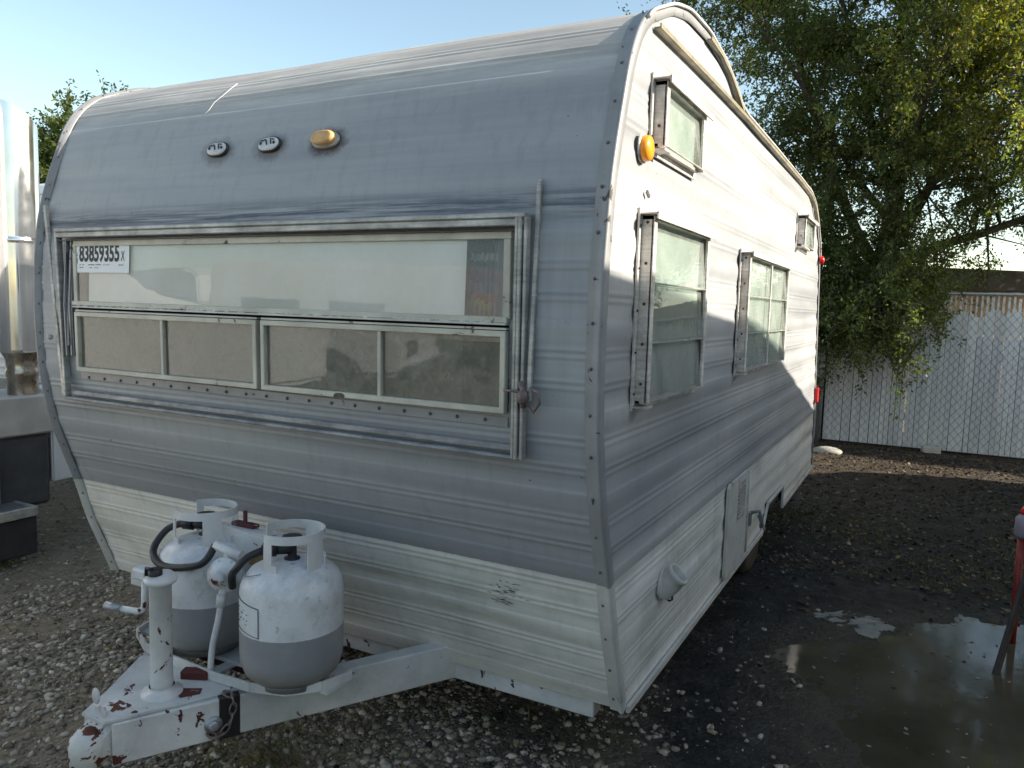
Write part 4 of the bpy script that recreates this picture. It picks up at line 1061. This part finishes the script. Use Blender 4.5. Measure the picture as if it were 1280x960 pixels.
# ------------------------------------------------------------------ trees
def leaves_along(twigs, per, size, spread):
    """twigs: (n,2,3) start/end"""
    t_ = np.repeat(twigs, per, axis=0); n = len(t_); u = rng.random(n)[:, None]
    C = t_[:, 0]*(1-u) + t_[:, 1]*u + rng.standard_normal((n, 3))*spread
    d_ = t_[:, 1]-t_[:, 0]; d_ /= np.linalg.norm(d_, axis=1)[:, None] + 1e-9
    U = d_*.7 + rvec(n)*.9 + np.array([0, 0, -.25]); U /= np.linalg.norm(U, axis=1)[:, None]
    N_ = rvec(n)*.8 + np.array([0, 0, .7]); V_ = np.cross(N_, U); V_ /= np.linalg.norm(V_, axis=1)[:, None]
    L = rng.uniform(size*.6, size*1.25, n); return C, U, V_, L
def make_tree(name, label, cat, base, limbs, nsub, ntw, per, size, group=None, sublen=(.7, 1.3), keep=None, yellow=None, mat='leaf'):
    R = root(name, label, cat, base, group)
    wood = MB(); tw = []
    for pts, r0, r1, leafy in limbs:
        pp = bez(pts, 20); nn = len(pp); rr = [r0+(r1-r0)*k/(nn-1) for k in range(nn)]
        pp = [p + Vector((.03*mnoise.noise(p*2.1), .03*mnoise.noise(p*1.7+Vector((5, 5, 5))), 0)) for p in pp]
        wood.tube(pp, rr, 9)
        if not leafy: continue
        for _ in range(int(nsub*leafy)):
            k = random.uniform(.28, 1.0); i = min(nn-2, int(k*(nn-1))); p = pp[i]; ax = (pp[i+1]-pp[i]).normalized()
            d_ = (Vector(rvec(1)[0]) + ax*.75 + Vector((0, 0, .12))).normalized(); L = random.uniform(*sublen)*(1.15-.35*k)
            mid = p + d_*L*.5 + Vector((0, 0, .06*L)); e = p + d_*L + Vector((0, 0, -.12*L)); rs = max(.007, rr[i]*.35)
            wood.tube([p, mid, e], [rs, rs*.65, rs*.25], 5, caps=False)
            for _ in range(ntw):
                q = random.uniform(.2, 1.05); s0 = p.lerp(mid, q*2) if q < .5 else mid.lerp(e, q*2-1)
                dd = (Vector(rvec(1)[0])*1.0 + d_*.7 + Vector((0, 0, -.25))).normalized()*random.uniform(.22, .55); e2 = s0+dd
                if keep and not keep(e2): continue
                tw.append((s0, e2))
                if random.random() < .5: wood.tube([s0, e2], [.005, .002], 3, caps=False)
    wood.build('trunk', M['bark'], R)
    tw = np.array([[list(a_), list(b_)] for a_, b_ in tw])
    C, U, V_, L = leaves_along(tw, per, size, .035)
    if yellow is not None: mi = np.array([1 if yellow(c_) else 0 for c_ in C])
    else: mi = np.zeros(len(C), int)
    Vv, Ff = quads(C, U, V_, L, L*rng.uniform(.42, .6, len(C)))
    npmesh('crown', Vv, Ff, [M[mat], M['leafyellow']], R, False, mi)
    return R
limbs = [
 ([(.22, 9.55, 0), (.18, 9.5, 1.1), (.16, 9.45, 2.2)], .21, .16, 0),
 ([(.16, 9.45, 2.1), (.26, 9.5, 3.0), (.30, 9.4, 4.0), (.2, 9.3, 5.2), (.35, 9.2, 6.6)], .15, .03, 1.5),
 ([(.15, 9.45, 2.2), (-.22, 9.3, 2.9), (-.58, 9.2, 3.8), (-1.0, 9.0, 5.0), (-1.3, 8.9, 6.0)], .085, .02, 1.3),
 ([(.13, 9.45, 2.15), (-.48, 9.1, 2.62), (-1.1, 8.8, 3.0), (-1.9, 8.5, 3.9), (-2.4, 8.4, 4.9)], .07, .015, 1.4),
 ([(.27, 9.5, 3.2), (.02, 9.3, 3.8), (-.2, 9.0, 4.7), (-.6, 8.6, 5.9)], .08, .02, 1.2),
 ([(.2, 9.45, 2.4), (.62, 9.1, 3.1), (1.0, 8.8, 4.1), (1.25, 8.5, 5.2)], .08, .02, 1.2),
 ([(.2, 9.4, 2.2), (.85, 9.0, 2.5), (1.6, 8.6, 2.75), (2.6, 8.2, 3.2), (3.4, 7.9, 3.8)], .07, .015, 1.1),
 ([(.3, 9.4, 3.5), (.95, 8.8, 4.4), (1.7, 8.2, 5.3), (2.4, 7.8, 6.0)], .07, .015, 1.2),
 ([(.2, 9.35, 2.5), (.35, 8.6, 3.3), (.6, 7.8, 4.1), (.95, 7.0, 4.7), (1.3, 6.3, 5.0)], .06, .012, 1.3),
 ([(.2, 9.35, 2.7), (.75, 8.4, 3.2), (1.3, 7.5, 3.6), (1.9, 6.7, 3.8)], .05, .012, 1.2),
 ([(.2, 9.35, 2.9), (-.3, 8.6, 3.6), (-.8, 7.9, 4.4), (-1.3, 7.4, 5.1)], .05, .012, 1.2),
 ([(.15, 9.35, 2.3), (-.15, 8.8, 2.5), (-.3, 8.2, 2.35), (-.25, 7.85, 1.9), (-.2, 7.8, 1.5)], .035, .008, 1.5),
 ([(.2, 9.35, 2.3), (.35, 8.8, 2.5), (.35, 8.2, 2.3), (.3, 7.8, 1.9), (.28, 7.7, 1.45)], .035, .008, 1.5),
 ([(.15, 9.35, 2.2), (-.5, 8.9, 2.4), (-.85, 8.3, 2.3), (-.95, 7.95, 1.8), (-1.0, 7.9, 1.3)], .03, .008, 1.5),
 ([(.2, 9.3, 2.3), (.6, 8.8, 2.3), (.75, 8.3, 2.15), (.85, 8.1, 1.9)], .02, .005, .35),
 ([(.3, 9.4, 3.9), (.6, 9.2, 5.0), (1.0, 9.3, 6.2)], .06, .02, 1.0),
 ([(.0, 9.4, 4.4), (-.6, 9.4, 5.2), (-1.6, 9.3, 5.9), (-2.4, 9.2, 6.4)], .05, .015, 1.2),
 ([(.35, 9.3, 6.0), (.6, 9.0, 7.4), (1.0, 8.7, 8.8)], .04, .012, 1.1),
 ([(.9, 9.2, 5.8), (1.6, 8.9, 7.0), (2.4, 8.6, 8.2)], .04, .012, 1.1),
 ([(1.6, 8.3, 5.2), (2.5, 8.0, 6.4), (3.2, 7.8, 7.6)], .04, .012, 1.1),
 ([(-.2, 9.2, 5.6), (-.6, 9.0, 7.0), (-.7, 8.8, 8.2)], .04, .012, .9),
 ([(2.2, 8.4, 3.2), (3.2, 8.4, 4.2), (4.2, 8.2, 5.4)], .04, .012, 1.1),
 ([(1.0, 7.0, 4.8), (1.8, 6.6, 5.6), (2.6, 6.4, 6.2)], .035, .012, 1.3),
 ([(1.3, 8.6, 5.0), (1.7, 8.0, 6.4), (1.9, 7.6, 7.6)], .035, .012, 1.5),
 ([(.5, 8.4, 4.0), (.7, 7.8, 5.6), (.8, 7.4, 7.2)], .035, .012, 1.4),
 ([(2.2, 8.4, 5.2), (3.0, 8.6, 6.6), (3.6, 8.6, 8.0)], .035, .012, 1.3),
 ([(1.0, 9.0, 3.0), (1.8, 9.2, 3.5), (2.7, 9.3, 4.2), (3.4, 9.4, 5.0)], .05, .015, 1.1),
]
def keep(p):
    if p.y < 8.4 and .95 < p.x < 2.05 and p.z < 2.55: return random.random() < .12
    if p.z < 1.15 and p.y < 8.5: return random.random() < .45
    if p.z < 2.6 and 1.2 < p.x < 2.1: return random.random() < .25
    return p.z > .55
make_tree('elm_tree', 'large dense green tree with many limbs leaning over the slatted fence', 'tree', (.22, 9.55, 0), limbs, 30, 13, 33, .05, None, (.6, 1.25), keep,
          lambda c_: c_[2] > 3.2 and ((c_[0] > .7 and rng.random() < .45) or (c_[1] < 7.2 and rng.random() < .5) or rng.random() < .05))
# tree behind the left vehicles
def blimbs(bx, by, H, n, sp, r):
    out = [([(bx, by, 0), (bx+.05, by, H*.25), (bx, by, H*.45)], r, r*.7, 0), ([(bx, by, H*.4), (bx+.1, by, H*.65), (bx, by, H*.93)], r*.65, .02, 1.2)]
    for k in range(n):
        a_ = 2*math.pi*k/n + random.uniform(-.3, .3); c_, s_ = math.cos(a_), math.sin(a_); z0 = H*random.uniform(.3, .6)
        out.append(([(bx, by, z0), (bx+c_*sp*.45, by+s_*sp*.45, z0+H*.14), (bx+c_*sp, by+s_*sp, z0+H*random.uniform(.15, .32))], r*.4, .015, 1.0))
    return out
make_tree('leafy_tree', 'round green tree rising behind the vehicles at far left', 'tree', (-10.9, 5.8, 0), blimbs(-10.9, 5.8, 4.75, 10, .95, .14), 24, 12, 30, .075, 'background trees', (.5, .95))

make_tree('leafy_tree', 'bushy green tree leaning over the fence to the right of the big elm', 'tree', (4.0, 9.9, 0), blimbs(4.0, 9.9, 5.6, 12, 1.7, .16), 20, 12, 26, .07, 'background trees', (.6, 1.1))
# ------------------------------------------------------------------ vehicles on the left
TK = root('semi_truck', 'white semi truck with tall chrome exhaust stack at far left edge', 'truck', (-5.2, -1, 0))
m = MB(); m.prism([(-3.9, .75), (.37, .75), (.37, 2.55), (.1, 2.75), (-1.1, 2.75), (-1.6, 2.0), (-2.1, 1.75), (-3.7, 1.55), (-3.95, 1.3)], -6.3, -4.02, 'YZ', .05); cab = m.build('cab', M['vehwhite'], TK)
m = MB(); m.span((-4.03, -1.35, 1.55), (-4.008, -.45, 2.25), .01); m.build('side_window', M['vehglass'], cab)
m = MB(); m.span((-4.016, -1.45, .80), (-4.006, -.38, 1.50), .004); m.build('door', M['vehwhite'], cab)
m = MB(); m.prism([(-1.62, 2.02), (-1.14, 2.66), (-1.14, 2.60), (-1.62, 1.98)], -6.1, -4.25, 'YZ'); m.build('windscreen', M['vehglass'], cab)
m = MB(); m.lathe([(.0, 0), (.11, .0), (.118, .05), (.118, 1.9), (.110, 1.95)][1:], (-4.32, .36, .55), n=20); m.build('fairing', M['vehwhite'], cab)
m = MB()
prof = [(.116, 1.24), (.119, 1.25), (.119, 1.26), (.119, 1.89), (.119, 1.895), (.1225, 1.90), (.1225, 1.915), (.119, 1.92), (.119, 1.93), (.119, 2.55), (.119, 2.56)]
cx, cy = -4.10, .575
m.lathe(prof, (cx, cy, 0), n=40)
rg = [m.b.verts.new((cx+.119*math.cos(2*math.pi*k/40), cy+.119*math.sin(2*math.pi*k/40), 2.56)) for k in range(40)]
rg2 = [m.b.verts.new((cx+.119*math.cos(2*math.pi*k/40), cy+.119*math.sin(2*math.pi*k/40), 2.64-.075*math.sin(2*math.pi*k/40)/1-.0)) for k in range(40)]
for k in range(40):
    f = m.b.faces.new((rg[k], rg[(k+1) % 40], rg2[(k+1) % 40], rg2[k])); f.smooth = True
ex = m.build('exhaust_stack', M['chrome'], TK)
m = MB(); m.lathe([(.085, .98), (.085, 1.09), (.09, 1.10), (.09, 1.13), (.085, 1.14), (.09, 1.20), (.115, 1.25)], (cx, cy, 0), n=32); m.build('muffler_neck', M['chromeold'], ex)
m = MB(); m.span((-4.45, .20, .745), (-3.98, .685, .985), .012); m.build('battery_box', M['greybox'], TK)
m = MB(); m.span((-4.6, -.1, .30), (-4.0, .67, .742), .02); m.span((-4.9, .60, .45), (-4.05, .72, .70), .01); m.build('frame_box', M['darkgrey'], TK)
m = MB(); m.lathe([(.0, -.45), (.28, -.45), (.30, -.42), (.30, .42), (.28, .45), (.0, .45)], (-4.35, -.62, .60), 'Y', 32); m.build('fuel_tank', M['chrome'], TK)
m = MB(); m.span((-4.25, -.35, .322), (-3.80, .44, .352), .003, mi=0); m.build('step_plate', M['plate'], TK)
m = MB(); m.span((-3.81, -.35, .300), (-3.78, .455, .357), .004); m.span((-4.25, .435, .300), (-3.8, .458, .357), .004); m.build('step_edge', M['alu'], TK)
m = MB(); m.span((-4.2, -.3, .07), (-3.80, .46, .30), .01); m.build('step_skirt', simple('black_mud_guard', (.02, .022, .028), .7), TK)
m = MB(); m.tube([(-3.95, .30, .36), (-3.95, .30, .66)], .035, 12); m.build('grab_post', M['galv'], TK)
for yy in (-2.9,): wheel(TK, (-4.25, yy, .5), .5, .28, 1, M['chrome'])
wheel(TK, (-6.1, -2.9, .5), .5, .28, -1, M['chrome'])
m = MB(); m.span((-5.6, -3.5, .6), (-5.45, 3.1, .8)); m.span((-4.85, -3.5, .6), (-4.7, 3.1, .8)); m.span((-6.2, -4.0, .45), (-4.1, -3.8, .85), .03); m.build('chassis', M['darkgrey'], TK)
wheel(TK, (-4.75, 2.6, .42), .42, .26, 1, M['vehgrey']); wheel(TK, (-5.9, 2.6, .42), .42, .26, -1, M['vehgrey'])
BT = root('box_trailer', 'white corrugated box trailer behind the chrome exhaust stack', 'trailer', (-5.4, 5, 0))
m = MB(); m.span((-6.6, 1.55, .86), (-4.35, 8.0, 2.46), .02)
z = .9
while z < 2.4: m.span((-6.615, 1.535, z), (-4.335, 8.01, z+.028), .006); z += .07
m.span((-4.37, 1.50, .82), (-4.30, 1.58, 2.50), .01); m.build('body', M['vehwhite'], BT)
m = MB(); m.prism([(.70, .42), (1.15, .44), (1.15, 1.02), (.70, 1.0)], -4.35, -4.03, 'YZ', .01); m.build('side_fairing', M['vehwhite'], TK)
wheel(BT, (-4.6, 5.9, .38), .38, .22, 1, M['vehgrey']); wheel(BT, (-6.35, 5.9, .38), .38, .22, -1, M['vehgrey'])
m = MB(); m.tube([(-5.5, 1.6, .42), (-5.5, .9, .42)], .05, 8); m.tube([(-5.5, 1.1, .42), (-5.5, 1.1, 0)], .04, 8); m.build('hitch', M['darkgrey'], BT)

# ------------------------------------------------------------------ camper added on the right (out of frame, roofline shaped to cast the long shade)
NB = root('shade_camper', 'unseen white camper with sloping tail, added on the right to shade the grey trailer', 'camper', (4.0, 1, 0))
roofline = [(-6.0, .45), (-6.35, 1.2), (-6.3, 2.6), (-5.9, 3.12), (-5.2, 3.22), (-1.0, 3.18), (.42, 3.125), (.72, 3.10), (1.57, 3.02), (2.34, 2.96), (3.0, 2.84), (3.65, 2.68), (5.35, 2.22), (6.3, 1.80), (7.05, 1.35), (7.15, .45)]
m = MB(); m.prism(roofline, 2.8, 5.2, 'YZ', .03); NBb = m.build('body', M['vehwhite'], NB)
m = MB(); m.prism([(y_, z_) for y_, z_ in ((-6.2, 1.0), (6.9, 1.0), (6.95, 1.22), (-6.25, 1.22))], 2.79, 2.797, 'YZ'); m.build('stripe', simple('tan_stripe', (.35, .27, .18), .5), NBb)
for y_ in (-5.0, -2.6, -.2, 2.6):
    m = MB(); m.span((2.775, y_, 1.55), (2.80, y_+1.1, 2.25), .01); w_ = m.build('window_frame', M['alu'], NBb)
    m = MB(); m.span((2.768, y_+.05, 1.60), (2.7745, y_+1.05, 2.20)); m.build('pane', M['vehglass'], w_)
m = MB(); m.span((2.78, 4.4, .5), (2.80, 5.1, 2.2), .005); m.build('door', M['vehgrey'], NBb)
for y_ in (.2, 1.1):
    wheel(NB, (2.95, y_, .36), .36, .22, -1, M['vehgrey']); wheel(NB, (5.05, y_, .36), .36, .22, 1, M['vehgrey'])
m = MB(); m.tube([(4, -6.2, .45), (4, -7.2, .45)], .05, 8); m.tube([(4, -6.9, .45), (4, -6.9, 0)], .04, 8); m.build('hitch', M['darkgrey'], NB)

# ------------------------------------------------------------------ vehicles behind the photographer (seen mirrored in the long window)
PK = root('pickup_truck', 'white pickup truck mirrored in the long front window', 'pickup truck', (-7.4, -5.6, 0), None, True, rad(-20))
m = MB(); m.prism([(-2.8, .55), (2.75, .55), (2.8, .95), (2.7, 1.08), (1.5, 1.20), (.75, 1.80), (-.75, 1.83), (-.95, 1.25), (-2.8, 1.22)], -.95, .95, 'XZ', .07); b_ = m.build('body', M['vehwhite'], PK)
for s in (-1, 1):
    m = MB(); m.prism([(-.70, 1.30), (1.20, 1.28), (.68, 1.70), (-.62, 1.72)], s*.955, s*.965, 'XZ'); m.build('side_glass', M['vehglass'], b_)
    for x_ in (-1.8, 1.85):
        m = MB(); m.lathe([(.36, -.12), (.40, -.10), (.40, .10), (.36, .12), (.24, .12), (.22, .08), (.0, .07)], (x_, s*.85, .40), 'Y', 28); wo = m.build('wheel', M['tyre'], PK)
        m = MB(); m.lathe([(.24, s*.11), (.20, s*.125), (.0, s*.115)], (x_, s*.85, .40), 'Y', 20); m.build('rim', M['galv'], wo)
        m = MB(); m.prism([(x_+.47*math.cos(k*math.pi/12), .42+.47*math.sin(k*math.pi/12)) for k in range(13)], s*.953, s*.958, 'XZ'); m.build('wheel_arch', M['darkgrey'], b_)
m = MB(); m.span((2.78, -.85, .80), (2.83, -.55, .98), .01); m.build('headlight', M['chrome'], b_); m = MB(); m.span((2.78, .55, .80), (2.83, .85, .98), .01); m.build('headlight', M['chrome'], b_)
m = MB(); m.span((2.74, -.95, .50), (2.92, .95, .70), .03); m.build('bumper', M['chrome'], b_)
MH = root('motorhome', 'white motorhome with cab-over bunk mirrored in the long front window', 'motorhome', (-8.8, -11.5, 0), None, True, rad(-14))
m = MB(); m.prism([(-3.6, .5), (3.2, .5), (3.3, 1.1), (2.6, 1.35), (2.2, 2.05), (2.9, 2.2), (2.8, 2.85), (2.3, 3.05), (-3.5, 3.05), (-3.6, 2.9)], -1.15, 1.15, 'XZ', .06); b_ = m.build('body', M['vehwhite'], MH)
for x0, x1, z0, z1 in ((-2.9, -1.6, 1.6, 2.3), (-1.0, .2, 1.6, 2.3), (1.5, 2.1, 1.35, 1.95)):
    for s in (-1, 1):
        m = MB(); m.span((x0, s*1.155-.006, z0), (x1, s*1.155+.006, z1)); m.build('window', M['vehglass'], b_)
for x_ in (-1.9, 2.3):
    for s in (-1, 1):
        m = MB(); m.lathe([(.34, -.12), (.38, -.10), (.38, .10), (.34, .12), (.22, .12), (.0, .08)], (x_, s*1.02, .38), 'Y', 24); m.build('wheel', M['tyre'], MH)
m = MB(); m.span((-3.4, 1.156, 1.1), (3.0, 1.162, 1.25)); m.build('stripe', M['vehgrey'], b_)
v2 = copy_tree(MH); v2.location = (-16.5, -12.5, 0); v2.rotation_euler = (0, 0, rad(12)); v2['label'] = 'second white motorhome parked beyond the pickup truck'
for o in (MH, v2): o['group'] = 'motorhomes parked across the yard'

# ------------------------------------------------------------------ light, sky, camera
sun_dir = Vector((1.0, .26, .50)).normalized()
el = math.asin(sun_dir.z); az = math.atan2(sun_dir.x, sun_dir.y)
w = bpy.data.worlds.new('World'); SC.world = w; w.use_nodes = True
nt = w.node_tree; bg = nt.nodes['Background']; sky = nt.nodes.new('ShaderNodeTexSky'); sky.sky_type = 'NISHITA'; sky.sun_disc = False
sky.sun_elevation = el; sky.sun_rotation = az; sky.air_density = 1.0; sky.dust_density = 1.2; sky.ozone_density = 1.0; sky.altitude = 200
mx = nt.nodes.new('ShaderNodeMix'); mx.data_type = 'RGBA'; mx.blend_type = 'MULTIPLY'; mx.inputs[0].default_value = 1; mx.inputs[7].default_value = (1.07, 1.03, .89, 1)
nt.links.new(sky.outputs[0], mx.inputs[6]); nt.links.new(mx.outputs[2], bg.inputs[0]); bg.inputs[1].default_value = .125
L = bpy.data.lights.new('sun', 'SUN'); L.energy = 4.8; L.angle = rad(.5); L.color = (1, .90, .76)
lo = bpy.data.objects.new('sun', L); COL.objects.link(lo); lo.rotation_euler = sun_dir.to_track_quat('Z', 'Y').to_euler(); lo.location = sun_dir*30
cam = bpy.data.cameras.new('camera'); co = bpy.data.objects.new('camera', cam); COL.objects.link(co)
cam.sensor_width = 36; cam.lens = 972/1280*36; cam.clip_end = 1500; cam.clip_start = .05
Xc, Yc, Zc = Vector((.883, .468, .029)), Vector((.071, -.074, -.995)), Vector((-.463, .881, -.099))   # camera right, down, forward in the yard
zb = (-Zc).normalized(); yb = (-Yc - zb*(-Yc).dot(zb)).normalized(); xb = yb.cross(zb)
mt = Matrix((xb, yb, zb)).transposed().to_4x4(); mt.translation = (.744, -2.216, 1.6); co.matrix_world = mt
SC.camera = co
SC.view_settings.view_transform = 'Standard'; SC.view_settings.look = 'None'; SC.view_settings.exposure = 1.22; SC.view_settings.gamma = 1
SC.render.engine = 'CYCLES'
for o in bpy.data.objects:
    if '_w' in o: del o['_w']
